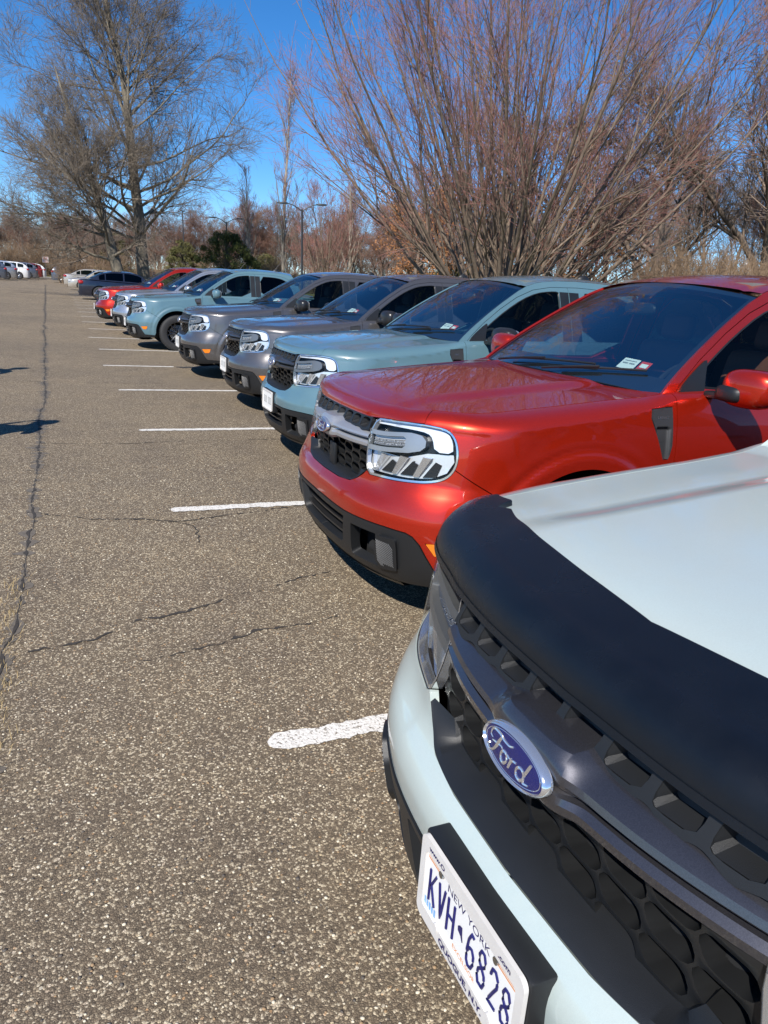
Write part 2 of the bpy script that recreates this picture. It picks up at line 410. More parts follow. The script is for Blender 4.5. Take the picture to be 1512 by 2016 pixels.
def worn_paint(name, col, wear=0.5, scale=60):
    """road paint: chips show the dark stone, edges stay as built"""
    m = mat(name, col, 0.7); nt, b = nodes_of(m); L = nt.links; N = nt.nodes.new
    geo = N('ShaderNodeNewGeometry'); n = N('ShaderNodeTexNoise'); n.inputs['Scale'].default_value = scale; n.inputs['Detail'].default_value = 6; n.inputs['Roughness'].default_value = .7
    L.new(geo.outputs['Position'], n.inputs['Vector']); r = N('ShaderNodeValToRGB'); e = r.color_ramp.elements
    e[0].position = 0.30*wear*2; e[0].color = (.20, .17, .13, 1); e[1].position = 0.30*wear*2+.06; e[1].color = (*col, 1)
    L.new(n.outputs['Fac'], r.inputs[0]); L.new(r.outputs[0], b.inputs['Base Color'])
    bp = N('ShaderNodeBump'); bp.inputs['Strength'].default_value = .5; bp.inputs['Distance'].default_value = .004; v = N('ShaderNodeTexVoronoi'); v.inputs['Scale'].default_value = 95; L.new(geo.outputs['Position'], v.inputs['Vector']); L.new(v.outputs['Distance'], bp.inputs['Height']); L.new(bp.outputs[0], b.inputs['Normal'])
worn_paint('line_paint', (.70, .67, .61), 0.66, 90)
mat('crack', (.040, .034, .028), .95, noise=.5, nscale=30, bump=.5, bscale=300)
mat('crack_fill', (.125, .106, .084), .95, noise=.55, nscale=40, bump=.6, bscale=200)
mat('oil', (.045, .042, .040), .55, noise=.3, nscale=12)
mat('old_concrete', (.40, .36, .30), .9, noise=.15, nscale=2)
mat('kerb', (.36, .34, .31), .9, noise=.2, nscale=3)
def grass_mat(name, a, c, sc=1.5):
    m = mat(name, a, .95); nt, b = nodes_of(m); L = nt.links; N = nt.nodes.new
    geo = N('ShaderNodeNewGeometry'); n = N('ShaderNodeTexNoise'); n.inputs['Scale'].default_value = sc; n.inputs['Detail'].default_value = 8; n.inputs['Roughness'].default_value = .65; L.new(geo.outputs['Position'], n.inputs['Vector'])
    x = N('ShaderNodeMix'); x.data_type = 'RGBA'; x.inputs[6].default_value = (*a, 1); x.inputs[7].default_value = (*c, 1); L.new(n.outputs['Fac'], x.inputs[0]); L.new(x.outputs[2], b.inputs['Base Color'])
grass_mat('lawn', (.085, .10, .025), (.20, .165, .065))
grass_mat('dead_grass', (.30, .21, .09), (.42, .32, .16), 30)
LOT_X = 7.2
def terrain_z(x, y):
    """the verge behind the trucks and the far park rise very gently above the lot"""
    x = np.asarray(x, float); y = np.asarray(y, float)
    return -.03+np.clip((x-LOT_X-.4)*.035, 0, 3.5)+np.clip((y-122)*.012, 0, 2)+np.clip((-x-40)*.01, 0, 1)
def build_ground():
    m = MB(); X = np.r_[np.linspace(-900, -60, 12), np.linspace(-50, 120, 60), np.linspace(150, 1500, 10)]; Y = np.r_[np.linspace(-300, -30, 8), np.linspace(-20, 260, 60), np.linspace(320, 2500, 10)]
    GX, GY = np.meshgrid(X, Y, indexing='ij'); m.grid(np.stack([GX, GY, terrain_z(GX, GY)], -1)); tag(m.obj('ground', 'lawn', angle=180), kind='structure')
    m = MB(); m.add([(-34, -14, 0), (LOT_X, -14, 0), (LOT_X, 118, 0), (-34, 118, 0)], [(0, 1, 2, 3)]); tag(m.obj('parking_lot', 'asphalt', smooth=False), kind='structure')
    m = MB(); m.add([(-40, 112, .006), (LOT_X+20, 112, .006), (LOT_X+20, 119.5, .006), (-40, 119.5, .006)], [(0, 1, 2, 3)]); tag(m.obj('road', 'old_concrete', smooth=False), kind='structure')
    m = MB(); m.box((LOT_X+.08, 52, .03), (.16, 132, .20), bev=.02); tag(m.obj('kerb', 'kerb', smooth=False), kind='structure')
build_ground()
rng = np.random.default_rng(7)
LINE_Y0, STALL = 2.108, 2.74
TIPS = [.57, .61, .66, .655, .60, .66, .57, .66, .58, .62, .60, .64, .58, .62, .60, .63, .6, .62, .6, .6, .61, .6, .6, .6, .6, .6]
def stall_line(k):
    """hand-painted stall line: ragged edges and a rounded end"""
    y = LINE_Y0+k*STALL; x0 = TIPS[k % len(TIPS)]; x1 = 1.74 if k == 4 else 5.9; w = .048
    n = int((x1-x0)/.012); t = np.linspace(0, 1, n); xs = x0+(x1-x0)*t
    rag = lambda: np.convolve(rng.normal(0, 1, n+6), np.ones(3)/3, 'same')[3:-3]*.009
    end = np.sqrt(np.clip(1-((x0+.05-xs)/.05).clip(0)**2, 0, 1)); end = np.where(xs < x0+.05, np.maximum(end, .25), 1)
    up, lo = y+w*end+rag(), y-w*end+rag()
    m = MB(); m.grid(np.stack([np.stack([xs, lo, np.full(n, .004)], -1), np.stack([xs, up, np.full(n, .004)], -1)], 0)); return m
STALL_LABEL = {0: 'broad white stall line with a round end beside the pale pickup', 1: 'white stall line between the plateless red and the black-mirrored blue pickup', 2: 'white stall line between the black-mirrored blue and the first dark grey pickup',
               3: 'white stall line between the two dark grey pickups', 4: 'white stall line ending at the oil stain', 5: 'white stall line that meets the blue pickup\'s visible front wheel',
               6: 'white stall line between the far blue and the silver pickup', 7: 'white stall line between the silver and the last red pickup', 8: 'white stall line just past the last red pickup'}
for k in range(0, 26):
    o = stall_line(k).obj('stall_line', 'line_paint', smooth=False)
    tag(o, STALL_LABEL.get(k, 'white painted stall line beyond the last red pickup'), 'line', 'painted stall lines along the truck row')
def ribbon(pts, width, z=.003, jag=.35, wander=.03, step=.010, mat_='crack', name='pavement_crack', seed=1, breaks=.25):
    """ragged strip along a path; it thins to nothing here and there"""
    r = np.random.default_rng(seed); p = np.array(densify(pts, step, False)); n = len(p)
    t = np.gradient(p, axis=0); t /= np.linalg.norm(t, axis=1)[:, None]+1e-9; nr = np.stack([-t[:, 1], t[:, 0]], 1)
    def wave(f_):
        kk = max(3, int(1/(f_*step))); k_ = np.hanning(kk+2); w = np.convolve(r.normal(0, 1, n+2*kk+4), k_/k_.sum(), 'same')[kk+2:kk+2+n]; return w/(w.std()+1e-9)
    c = p+nr*(wander*(.8*wave(.6)+.35*wave(3)+.16*wave(12)+.10*wave(40)))[:, None]
    wd = width*np.clip(.55+jag*(.8*wave(2)+.7*wave(15)+.6*wave(50))-breaks, .03, 2.5)
    m = MB(); m.grid(np.stack([np.c_[c-nr*wd[:, None], np.full(n, z)], np.c_[c+nr*wd[:, None]*(1+.4*wave(30))[:, None].clip(.1), np.full(n, z)]], 0))
    return m, c
def crack(pts, width, seed, wander=.03):
    m, c = ribbon(pts, width, seed=seed, wander=wander); return m, c
MAINC = [(-.5, -9), (-.42, -3), (-.37, 0), (-.35, 1.2), (-.30, 2.0), (-.275, 2.6), (-.27, 3.6), (-.25, 4.6), (-.245, 5.6), (-.232, 7.6), (-.225, 10.6), (-.30, 16), (-.387, 22), (-.6, 40), (-.95, 70)]
cm, cc = ribbon(MAINC, .052, z=.002, seed=3, wander=.018, step=.02, breaks=.05)
tag(cm.obj('crack_sealing', 'crack_fill', smooth=False), 'weathered dark seam running lengthwise along the lot', 'crack')
cm, _ = ribbon(MAINC, .012, z=.0045, seed=3, wander=.018, step=.02, breaks=.1)
tag(cm.obj('pavement_crack', 'crack', smooth=False), 'long open crack inside the weathered lengthwise seam', 'crack')
for i, (pts, w, lab) in enumerate([
    ([(-.24, 5.0), (.1, 4.78), (.6, 4.66), (1.1, 4.72), (2.0, 4.85), (3.2, 4.8)], .010, 'crooked crack just in front of the second stall line, running towards the red pickup'),
    ([(-.20, 3.02), (.05, 3.08), (.25, 3.22), (.55, 3.30), (.9, 3.42), (1.3, 3.5)], .010, 'crooked crack from the seam towards the red pickup\'s bumper'),
    ([(.2, 2.84), (.5, 2.92), (.8, 3.02), (1.1, 3.12)], .009, 'short crack beside the pale pickup, parallel to the longer one'),
    ([(-1.2, 5.9), (-.7, 5.95), (-.25, 6.0)], .009, 'short crack meeting the seam from the aisle side'),
    ([(-.2, 7.05), (.4, 7.0), (1.2, 7.05), (2.2, 7.0)], .007, 'hairline crack below the third stall line'),
    ([(-2.0, 11.0), (-.6, 11.1), (.3, 11.0), (1.5, 10.9)], .008, 'hairline crack crossing the seam near the dark grey pickups'),
    ([(-3.0, 14.2), (-.4, 14.3), (1.2, 14.1)], .009, 'hairline crack crossing the seam in front of the empty space'),
    ([(.3, 4.66), (.6, 4.45), (.55, 4.2)], .005, 'thin side branch of the crooked crack by the second line')]):
    m, _ = ribbon(pts, w, seed=20+i, wander=.03, breaks=.06); tag(m.obj('pavement_crack', 'crack', smooth=False), lab, 'crack', 'cracks in the asphalt')
# oil stain in front of the dark grey truck
def blob(c, r, name, mt, label, seed, z=.005, sq=.6):
    q = np.random.default_rng(seed); a = np.linspace(0, 2*PI, 48, endpoint=False); rr = r*(1+.25*np.sin(2*a+1)+.15*np.sin(5*a)+.10*q.normal(0, 1, 48))
    v = np.stack([c[0]+rr*np.cos(a), c[1]+sq*rr*np.sin(a), np.full(48, z)], -1); m = MB(); m.add(v, [list(range(48))]); tag(m.obj(name, mt, smooth=False), label, 'stain')
blob((1.98, 13.03), .17, 'oil_stain', 'oil', 'dark oil stain at the end of the stall line by a grey pickup', 5)
# dry grass in the seam and loose pebbles
def tufts():
    m = MB(); V = []; F = []; k = 0
    for i in range(900):
        t = rng.random()**1.4; y = 1.6+t*2.3; x = np.interp(y, [p[1] for p in MAINC], [p[0] for p in MAINC])+rng.normal(0, .03)-.01
        if rng.random() < .35 and y > 2.9: continue
        h = rng.uniform(.010, .045); a = rng.uniform(0, 2*PI); l = rng.uniform(.2, 1.4); w = .0011
        d = np.array([math.cos(a)*l*h, math.sin(a)*l*h, h]); sd = np.array([-math.sin(a), math.cos(a), 0])*w; b0 = np.array([x, y, 0])
        V += [b0-sd, b0+sd, b0+d*.6+sd*.7, b0+d*.6-sd*.7, b0+d+np.array([0, 0, -h*.25])]; F += [(k, k+1, k+2, k+3), (k+3, k+2, k+4)]; k += 5
    m.add(V, F); tag(m.obj('dry_grass', 'dead_grass', smooth=False), 'dry yellow grass blades growing in the lengthwise seam', 'grass', kind='stuff')
tufts()
mats_pb = [mat('pebble_cream', (.60, .53, .40), .8, noise=.2, nscale=200), mat('pebble_brown', (.30, .20, .11), .8, noise=.2, nscale=200), mat('pebble_dark', (.10, .085, .07), .8, noise=.2, nscale=200)]
def pebbles():
    for mi, (nm, cnt) in enumerate((('pebble_cream', 2600), ('pebble_brown', 1400), ('pebble_dark', 1200))):
        m = MB(); V = []; F = []; k = 0
        ico = bmesh.new(); bmesh.ops.create_icosphere(ico, subdivisions=1, radius=1); iv = np.array([tuple(v.co) for v in ico.verts]); jf = [[v.index for v in f.verts] for f in ico.faces]; ico.free()
        t = rng.random(cnt); y = .75+5.5*t**1.5; x = rng.uniform(-.75, 1.3, cnt)
        for xx, yy in zip(x, y):
            r = rng.uniform(.0022, .0048); s = np.array([rng.uniform(.8, 1.5), rng.uniform(.8, 1.3), .55])*r; a = rng.uniform(0, PI); c, sn = math.cos(a), math.sin(a)
            v = iv*s*(1+.12*rng.normal(0, 1, (len(iv), 1))); v = np.stack([v[:, 0]*c-v[:, 1]*sn+xx, v[:, 0]*sn+v[:, 1]*c+yy, v[:, 2]+.0008], -1)
            V.append(v); F += [[i+k for i in q] for q in jf]; k += len(iv)
        m.add(np.concatenate(V), F); tag(m.obj('gravel', nm, angle=180), 'small loose %s stones standing proud of the asphalt' % ['cream', 'brown', 'dark'][mi], 'gravel', kind='stuff')
pebbles()
# ================================================================== PICKUP TRUCK
# local frame: x = 0 at the front bumper, +x to the tail, y < 0 the driver's side, z up
_pl = np.array([(0, 0), (.006, .2), (.028, .4), (.072, .56), (.130, .68), (.207, .78), (.300, .85), (.41, .89), (.57, .912), (.95, .922), (1.4, .916),
                (2.5, .912), (4.1, .918), (4.82, .905), (4.98, .86), (5.045, .77), (5.065, .5), (5.07, 0)])
def _build_plan():
    c = np.r_[0, np.cumsum(np.linalg.norm(np.diff(_pl, axis=0), axis=1))]
    t = np.linspace(0, c[-1], 3000); x, y = pchip(c, _pl[:, 0])(t), pchip(c, _pl[:, 1])(t)
    w = 41; k = np.hanning(w); k /= k.sum()
    xp = np.r_[x[w:0:-1], x, x[-2:-w-2:-1]]; yp = np.r_[-y[w:0:-1], y, -y[-2:-w-2:-1]]
    x, y = np.convolve(xp, k, 'same')[w:-w], np.convolve(yp, k, 'same')[w:-w]
    s = np.r_[0, np.cumsum(np.hypot(np.diff(x), np.diff(y)))]
    tx, ty = np.gradient(x, s), np.gradient(y, s); l = np.hypot(tx, ty)
    return s, x, y, -ty/l, tx/l
_S, _X, _Y, _NX, _NY = _build_plan()
_NX[0], _NY[0], _NX[-1], _NY[-1], _Y[0], _Y[-1] = -1, 0, 1, 0, 0, 0
S_END = _S[-1]
_half = (_X > 0.6) & (_X < 4.7)
def s_of_x(x): return np.interp(x, _X[_half], _S[_half])
def plan(s):
    return np.interp(s, _S, _X), np.interp(s, _S, _Y), np.interp(s, _S, _NX), np.interp(s, _S, _NY)
d_front = pchip([.18, .22, .26, .30, .36, .42, .46, .50, .545, .575, .60, .62, .66, .75, .85, .92, .96, 1.0], [.16, .10, .062, .042, .026, .016, .010, .003, 0, .005, .018, .035, .055, .068, .085, .102, .115, .13])
d_corner = pchip([.18, .22, .26, .30, .36, .44, .50, .545, .60, .65, .69, .72, .76, .85, .92, .96, 1.0], [.14, .09, .06, .042, .024, .010, .002, 0, .010, .026, .044, .056, .062, .072, .084, .094, .11])
d_side = pchip([.18, .24, .30, .36, .45, .60, .75, .85, .92, .98, 1.03, 1.08, 1.14], [.08, .05, .030, .022, .015, .005, .0, .003, .010, .020, .031, .045, .06])
de_f = pchip([0, .5, .8, 1.1, 1.7, 1.95, 2.15, 5.0, 5.6, 6.4], [.170, .172, .168, .155, .15, .13, .10, .10, .07, .06])
rz_f = pchip([0, .6, 1.0, 1.7, 2.1, 5.0, 6.4], [.055, .055, .075, .075, .045, .045, .03])
h0_f = pchip([.1, .17, .22, .30, .40, .55, .8, 1.1, 1.45, 2.0, 3.5, 5.1], [.975, 1.004, 1.022, 1.046, 1.063, 1.080, 1.106, 1.136, 1.168, 1.186, 1.212, 1.212])
def Hz(x, y):
    a = np.abs(y); x = np.asarray(x, float)
    k = 1-sstep(x, 1.3, 1.5)
    bulge = sstep(x, .2, .55)*k                              # raised middle of the hood with two creases
    return h0_f(x)-.028*(a/.8)**2-(.004+.014*bulge)*sstep(a, .42, .54)-.004*bulge*sstep(a, .54, .75)
ARCHES = [(.95, .372, .435), (4.026, .372, .435)]
def tops(s):
    x, y, nx, ny = plan(s); de = de_f(s); zt = Hz(x-nx*de, y-ny*de)
    return zt-rz_f(s), zt, de
def dprof(s, z):
    wf = 1-sstep(s, .46, .74); ws = sstep(s, .84, 1.30)*(1-sstep(s, S_END-1.1, S_END-.8)); wc = 1-wf-ws
    return wf*d_front(z)+wc*d_corner(z)+ws*d_side(z)
def S1(s, v, off=0.0):
    s = np.asarray(s, float); v = np.asarray(v, float)
    x, y, nx, ny = plan(np.abs(s)); zf, zt, de = tops(np.abs(s))
    TM = R_(76); th = np.clip((v-zf)/.1, 0, 1)*TM; zz = np.minimum(v, zf)
    d = dprof(np.abs(s), zz)
    for ax, az, ar in ARCHES:
        r = np.hypot(x-ax, zz-az)
        d = d-.018*(1-sstep(r, ar+.040, ar+.095))-.005*np.exp(-((r-ar-.11)/.035)**2)
    d = d+(de-d)*(1-np.cos(th))/(1-math.cos(TM)); z = zz+(zt-zf)*np.sin(th)/math.sin(TM)
    d = d-off
    return np.stack([x-nx*d, -(y-ny*d)*np.where(s < 0, -1, 1), z], -1)
def W(a, z, d):
    """a: distance across the nose from the centre line (positive = driver's side), z height, d set back from the bumper curve"""
    a = np.asarray(a, float); x, y, nx, ny = plan(np.abs(a))
    d = np.broadcast_to(np.asarray(d, float), a.shape); z = np.broadcast_to(np.asarray(z, float), a.shape)
    return np.stack([x-nx*d, -(y-ny*d)*np.where(a < 0, -1, 1), z], -1)
def topv(s): return float(tops(s)[0])+.1
def E_xy(s):
    x, y, nx, ny = plan(s); de = de_f(s); return x-nx*de, y-ny*de

# ---- outlines on the side sheet (s, v)
HL = smooth_poly([(.415, .692), (.385, .946), (.55, .958), (.70, .968), (.80, .970), (.90, .962), (.955, .935), (.978, .87), (.972, .80), (.93, .750), (.84, .722), (.70, .710), (.55, .700)], 2)
S_HOOD = .775                      # where the hood edge leaves the lamp and runs up the fender
S_DOOR, S_DOOR2, S_CAB, S_TAIL = s_of_x(1.455), s_of_x(2.585), s_of_x(3.56), S_END-.95
def arch_pts(i, a0, a1, n=40, dr=0.0):
    ax, az, ar = ARCHES[i]; o = []
    for k in range(n+1):
        a = R_(a0+(a1-a0)*k/n); o.append((float(s_of_x(ax))+(ar+dr)*math.cos(a), az+(ar+dr)*math.sin(a)))
    return o
ROCK = .335
def arch_angle(z): return math.degrees(math.asin((z-.372)/.435))
def hl_upper(s0, s1, n=24):
    """upper/outer rim of the lamp between two points of its outline, walking outward"""
    p = np.array(HL); return p
_hl = np.array(densify(HL, .012))
def hl_path(a, b):
    """lamp outline from the point nearest a to the point nearest b, clockwise via the outer end"""
    i = int(np.argmin(((_hl-a)**2).sum(1))); j = int(np.argmin(((_hl-b)**2).sum(1))); n = len(_hl)
    fwd = [tuple(_hl[(i+k) % n]) for k in range((j-i) % n+1)]; bwd = [tuple(_hl[(i-k) % n]) for k in range((i-j) % n+1)]
    return fwd if len(fwd) < len(bwd) else bwd
def truck_meshes():
    """all meshes of the pickup, built once: dict name -> (mesh, material)"""
    G = {}
    P = {}
    def put(name, mb, mt, smooth=True, angle=40): P[name] = (mb.mesh(name, smooth, angle), mt)
    def both(name, mb, mt, **k):
        put(name+'|L', mb, mt, **k); put(name+'|R', mb.mirrored(), mt, **k)
    def sym(name, mb, mt, **k):
        mb.merge(mb.mirrored()); put(name, mb, mt, **k)
    hl_in_bot = (.418, .692); hl_out_bot = (.968, .79); hl_top = (S_HOOD, .97)
    # -------- painted front bumper
    low = hl_path(hl_in_bot, hl_out_bot)
    low = [p for p in low if p[1] < .80]
    if low[0][0] > low[-1][0]: low = low[::-1]
    af = arch_pts(0, 142, 182)                      # wheel arch, front part, going down
    trim = [(float(s_of_x(.95))-.455, .305), (.935, .31), (.905, .345), (.865, .405), (.835, .455), (.80, .488), (.765, .500), (.65, .503), (.35, .497), (.15, .503), (0, .505)]
    o = [(0, .505), (0, .622), (.20, .624), (.315, .634), (.365, .657), (.408, .684)]+low+af+[(trim[0][0]+.01, .33)]+trim[:-1]
    fog = []
    marker = [(.862, .466), (1.0, .476), (.985, .425), (.965, .415), (.905, .412)]
    sym('front_bumper', panel(S1, o, [marker], step=.018, axis0=True, depth=.02), 'PAINT')
    both('side_marker', panel(lambda s, v: S1(s, v, .003), marker, step=.02, gap=.001, depth=.02), 'amber')
    # -------- black lower bumper
    intake = [(0, .300), (0, .398), (.38, .392), (.415, .38), (.42, .315), (.40, .300)]
    pocket = [(.385, .290), (.410, .448), (.596, .452), (.590, .290)]
        # the intake crosses the centre line: cut it out of the outline instead of as a hole
    o = [(0, .226), (0, .318), (.285, .322), (.305, .335), (.335, .465), (.32, .476), (0, .482), (0, .503)]+[(a, b-.002) for a, b in trim[::-1][1:]]+[(trim[0][0]-.005, .27), (.92, .245), (.6, .228)]
    sym('bumper_cladding', panel(lambda s, v: S1(s, v, .004), o, [pocket], step=.024, axis0=True, depth=.05), 'plastic')
    m = MB()
    aa = np.linspace(-.35, .35, 31)
    m.grid(np.stack([W(aa, z, .10) for z in (.29, .50)], 0))
    for z in (.365, .412, .445):
        pr = [(.08, z-.010), (.045, z-.007), (.042, z+.005), (.08, z+.010)]
        m.grid(np.stack([W(aa, q[1], q[0]) for q in pr], 0))
    put('lower_intake', m, 'plastic_gloss')
    m = MB(); m.grid(np.stack([W(np.linspace(.37, .615, 8), z, .13) for z in (.27, .47)], 0)); m.tube([(.13, -.48, .36), (.14, -.56, .36)], .028, 10); both('tow_pocket', m, 'void')
    blk = smooth_poly([(.592, .286), (.604, .455), (.715, .462), (.728, .440), (.728, .310), (.715, .296)], 1)
    fb = panel(lambda s, v: S1(s, v, .018), blk, step=.02, gap=.001, depth=.03)
    both('fog_lamp_cover', fb, 'plastic')
    m = MB()
    for k in range(18):
        t0 = -.08+k*.0125
        pts = []
        for u in np.linspace(0, 1, 9):
            a_, z_ = .614+u*.095, .310+t0+(1-u)*.105
            if .308 < z_ < .440: pts.append(S1(a_, z_, .0195))
        if len(pts) > 2: m.tube(np.array(pts), .0017, 4)
    both('fog_cover_rib', m, 'rib_grey')
    # skid plate under the nose
    m = MB(); aa = np.linspace(-.72, .72, 25)
    m.grid(np.stack([W(aa, .232, .075), W(aa, .205, .11), W(aa, .190, .17), W(aa, .19, .5)], 0)); put('skid_plate', m, 'plastic_grey')
    # -------- fender
    s0 = S_HOOD
    rim = [p for p in hl_path((s0, .970), hl_out_bot)]
    rim = rim if rim[0][1] > rim[-1][1] else rim[::-1]
    top = [(s, topv(s)) for s in np.linspace(s0, S_DOOR, 40)]
    ar = arch_pts(0, arch_angle(ROCK)+0, 142, 60)
    o = rim[::-1]+top+[(S_DOOR, ROCK)]+ar+[]
    vent = [(s_of_x(1.30), 1.025), (s_of_x(1.305), 1.072), (s_of_x(1.425), 1.076), (s_of_x(1.43), .90), (s_of_x(1.415), .835), (s_of_x(1.385), .835), (s_of_x(1.345), .93)]
    vent = [(float(a), b) for a, b in vent]
    both('fender', panel(S1, o, [vent], step=.016, depth=.02), 'PAINT')
    vm = panel(lambda s, v: S1(s, v, .004-.020*sstep(s, s_of_x(1.325), s_of_x(1.345))*(1-sstep(s, s_of_x(1.40), s_of_x(1.42)))*(1-sstep(v, .975, .99))), vent, step=.012, gap=.001, depth=.03)
    both('fender_vent', vm, 'plastic_grey')
    # -------- doors below the belt, bed sides, tail
    def side_panel(sa, sb, za, extra=None):
        return [(sa, za), (sa, topv(sa))]+[(s, topv(s)) for s in np.linspace(sa, sb, 14)][1:-1]+[(sb, topv(sb)), (sb, za)]
    put_door = {}
    dl1 = panel(S1, side_panel(S_DOOR, S_DOOR2, ROCK), step=.03, depth=.02)
    sr = float(s_of_x(4.026)); rear_cut = [(float(a), b) for a, b in arch_pts(1, 180-arch_angle(.46), 128, 16)]
    o = [(S_DOOR2, ROCK), (S_DOOR2, topv(S_DOOR2))]+[(s, topv(s)) for s in np.linspace(S_DOOR2, S_CAB, 12)][1:-1]+[(S_CAB, topv(S_CAB)), (S_CAB, .42), (S_CAB-.02, ROCK)]
    dl2 = panel(S1, o, step=.03, depth=.02)
    ar2 = arch_pts(1, 180-arch_angle(ROCK), arch_angle(ROCK), 60)
    o = [(S_CAB, ROCK), (S_CAB, topv(S_CAB))]+[(s, topv(s)) for s in np.linspace(S_CAB, S_TAIL, 20)][1:-1]+[(S_TAIL, topv(S_TAIL)), (S_TAIL, .50), (s_of_x(4.60), .42), (s_of_x(4.52), ROCK)]+ar2[::-1]
    both('bed_side', panel(S1, [(float(a), b) for a, b in o], step=.03, depth=.02), 'PAINT')
    o = [(s_of_x(.95)+.425, .24), (s_of_x(.95)+.432, ROCK-.004), (s_of_x(4.026)-.432, ROCK-.004), (s_of_x(4.026)-.425, .24)]
    both('rocker_panel', panel(lambda s, v: S1(s, v, .004), [(float(a), b) for a, b in o], step=.05, depth=.03), 'plastic')
    o = [(S_TAIL, .52), (S_TAIL, topv(S_TAIL)), (S_END, topv(S_END)), (S_END, .52)]
    t = panel(S1, o, step=.05, depth=.0, gap=0); t.merge(t.mirrored()); put('tailgate', t, 'PAINT')
    o = [(s_of_x(4.53), .28), (s_of_x(4.60), .415), (S_TAIL, .50), (S_END, .50), (S_END, .28)]
    t = panel(lambda s, v: S1(s, v, .01), [(float(a), b) for a, b in o], step=.05, depth=.0, gap=0); t.merge(t.mirrored()); put('rear_bumper', t, 'plastic')
    tl = [(S_TAIL-.17, .80), (S_TAIL-.17, 1.05), (S_TAIL+.07, 1.05), (S_TAIL+.07, .80)]
    both('tail_light', panel(lambda s, v: S1(s, v, .006), tl, step=.03, depth=.01, gap=0), 'tail_red')
    # dark shell that shows through the shut lines
    m = MB()
    bk = [(float(s_of_x(.95))+.44, .30)]+[(float(s_of_x(.95))+.44, .9)]
    o = [(S_DOOR-.35, .86), (S_DOOR-.35, topv(S_DOOR-.35)-.03)]+[(s, topv(s)-.02) for s in np.linspace(S_DOOR-.3, S_CAB+.1, 24)]+[(S_CAB+.1, .36), (S_DOOR+.02, .36), (S_DOOR-.05, .60)]
    sh = panel(lambda s, v: S1(s, v, -.016), [(float(a), b) for a, b in o], step=.08, depth=0, gap=0); sh.merge(sh.mirrored())
    m.merge(sh); m.hasn = False
    m.box((2.55, 0, .40), (4.5, 1.45, .24)); m.box((.45, 0, .55), (.45, 1.30, .5)); m.box((1.0, 0, .84), (.9, .9, .28))
    # wheel-house liners
    for ax, az, ar_ in ARCHES:
        for sg in (-1, 1):
            an = np.linspace(R_(-14), R_(194), 24); rr = ar_+.012
            ring = lambda y: np.stack([ax+rr*np.cos(an), np.full_like(an, y), az+rr*np.sin(an)], -1)
            m.grid(np.stack([ring(sg*.895), ring(sg*.58)], 0))
            m.box((ax, sg*.56, .55), (.95, .04, .60))
    put('underbody', m, 'underbody', smooth=False)
    # -------- hood: sheet z = Hz(x, y) plus the rolled front lip
    ss = np.linspace(0, S_HOOD, 34)
    edge = [E_xy(s) for s in np.r_[ss, np.linspace(S_HOOD, S_DOOR-.02, 36)[1:]]]
    edge = [(float(b), float(a)) for a, b in edge]                # (|y|, x)
    yb = edge[-1][0]
    back = [(y, 1.205+.20*(y/.76)**2) for y in np.linspace(yb-.02, 0, 16)]
    edge = [e for e in edge if e[1] < 1.205+.20*(e[0]/.76)**2-.01]
    hood_fn = lambda a, x: np.stack([x, -a, Hz(x, a)], -1)
    o = edge+back[0:]
    xs_ = float(E_xy(S_HOOD)[0])
    hm = panel(hood_fn, o, step=.026, gap=.0022, axis0=True, depth=.02, bstep=.02, nogap=lambda d: d[:, 1] < xs_-1e-4)
    # front lip (the hood rolls down over the grille)
    sv = np.linspace(0, S_HOOD-.003, 60); tv = np.linspace(0, 1.0, 12)
    SS, TT = np.meshgrid(sv, tv, indexing='ij')
    vlow = pchip([0, .34, .385, .55, .70, .775], [.944, .944, .947, .961, .971, .975])
    lip = lambda A, T: S1(A, vlow(A)+T*(tops(A)[0]+.1-vlow(A)))
    PP = lip(SS, TT); du = lip(SS+1e-3, TT)-lip(SS-1e-3, TT); dv = lip(SS, TT+.01)-lip(SS, TT-.01)
    NN = np.cross(du, dv); NN /= np.linalg.norm(NN, axis=-1)[..., None]
    m2 = MB(); a, b = SS.shape
    f = [[i*b+j, (i+1)*b+j, (i+1)*b+j+1, i*b+j+1] for i in range(a-1) for j in range(b-1)]
    m2.add(PP.reshape(-1, 3), f, NN.reshape(-1, 3)); hm.merge(m2)
    sym('hood', hm, 'PAINT')
    m = MB()
    o2 = [(y, x) for y, x in edge if x < 1.1]
    yy = np.linspace(-.70, .70, 21); m.grid(np.stack([np.stack([np.full_like(yy, x), yy, Hz(np.full_like(yy, x), yy)-.035], -1) for x in (.26, .5, .8, 1.1, 1.3)], 0))
    put('hood_liner', m, 'underbody')
    # cowl under the wipers
    m = MB(); yy = np.linspace(-.76, .76, 25)
    row = lambda x0, dz: np.stack([x0+.20*(yy/.76)**2, yy, Hz(x0+.2*(yy/.76)**2, yy)+dz], -1)
    m.grid(np.stack([row(1.208, -.02), row(1.212, -.006), row(1.25, -.012), row(1.33, -.02)], 0)); put('cowl', m, 'plastic')
    # -------- greenhouse
    z_top = pchip([1.38, 1.46, 1.60, 1.78, 1.96, 2.14, 2.34, 2.7, 3.05, 3.30, 3.42, 3.50, 3.60, 3.64], [1.10, 1.175, 1.285, 1.41, 1.522, 1.618, 1.666, 1.690, 1.684, 1.664, 1.63, 1.52, 1.26, 1.12])
    def ycab(x, z):
        zt = z_top(x); base = .812-.30*(z-1.12)-.13*(z-1.12)**2
        return base-.035*sstep(z, 1.58, 1.70)*sstep(x, 1.9, 2.3)
    def S3(x, z, off=0.0):
        x = np.asarray(x, float); z = np.asarray(z, float); return np.stack([x, -(ycab(x, z)+off), z], -1)
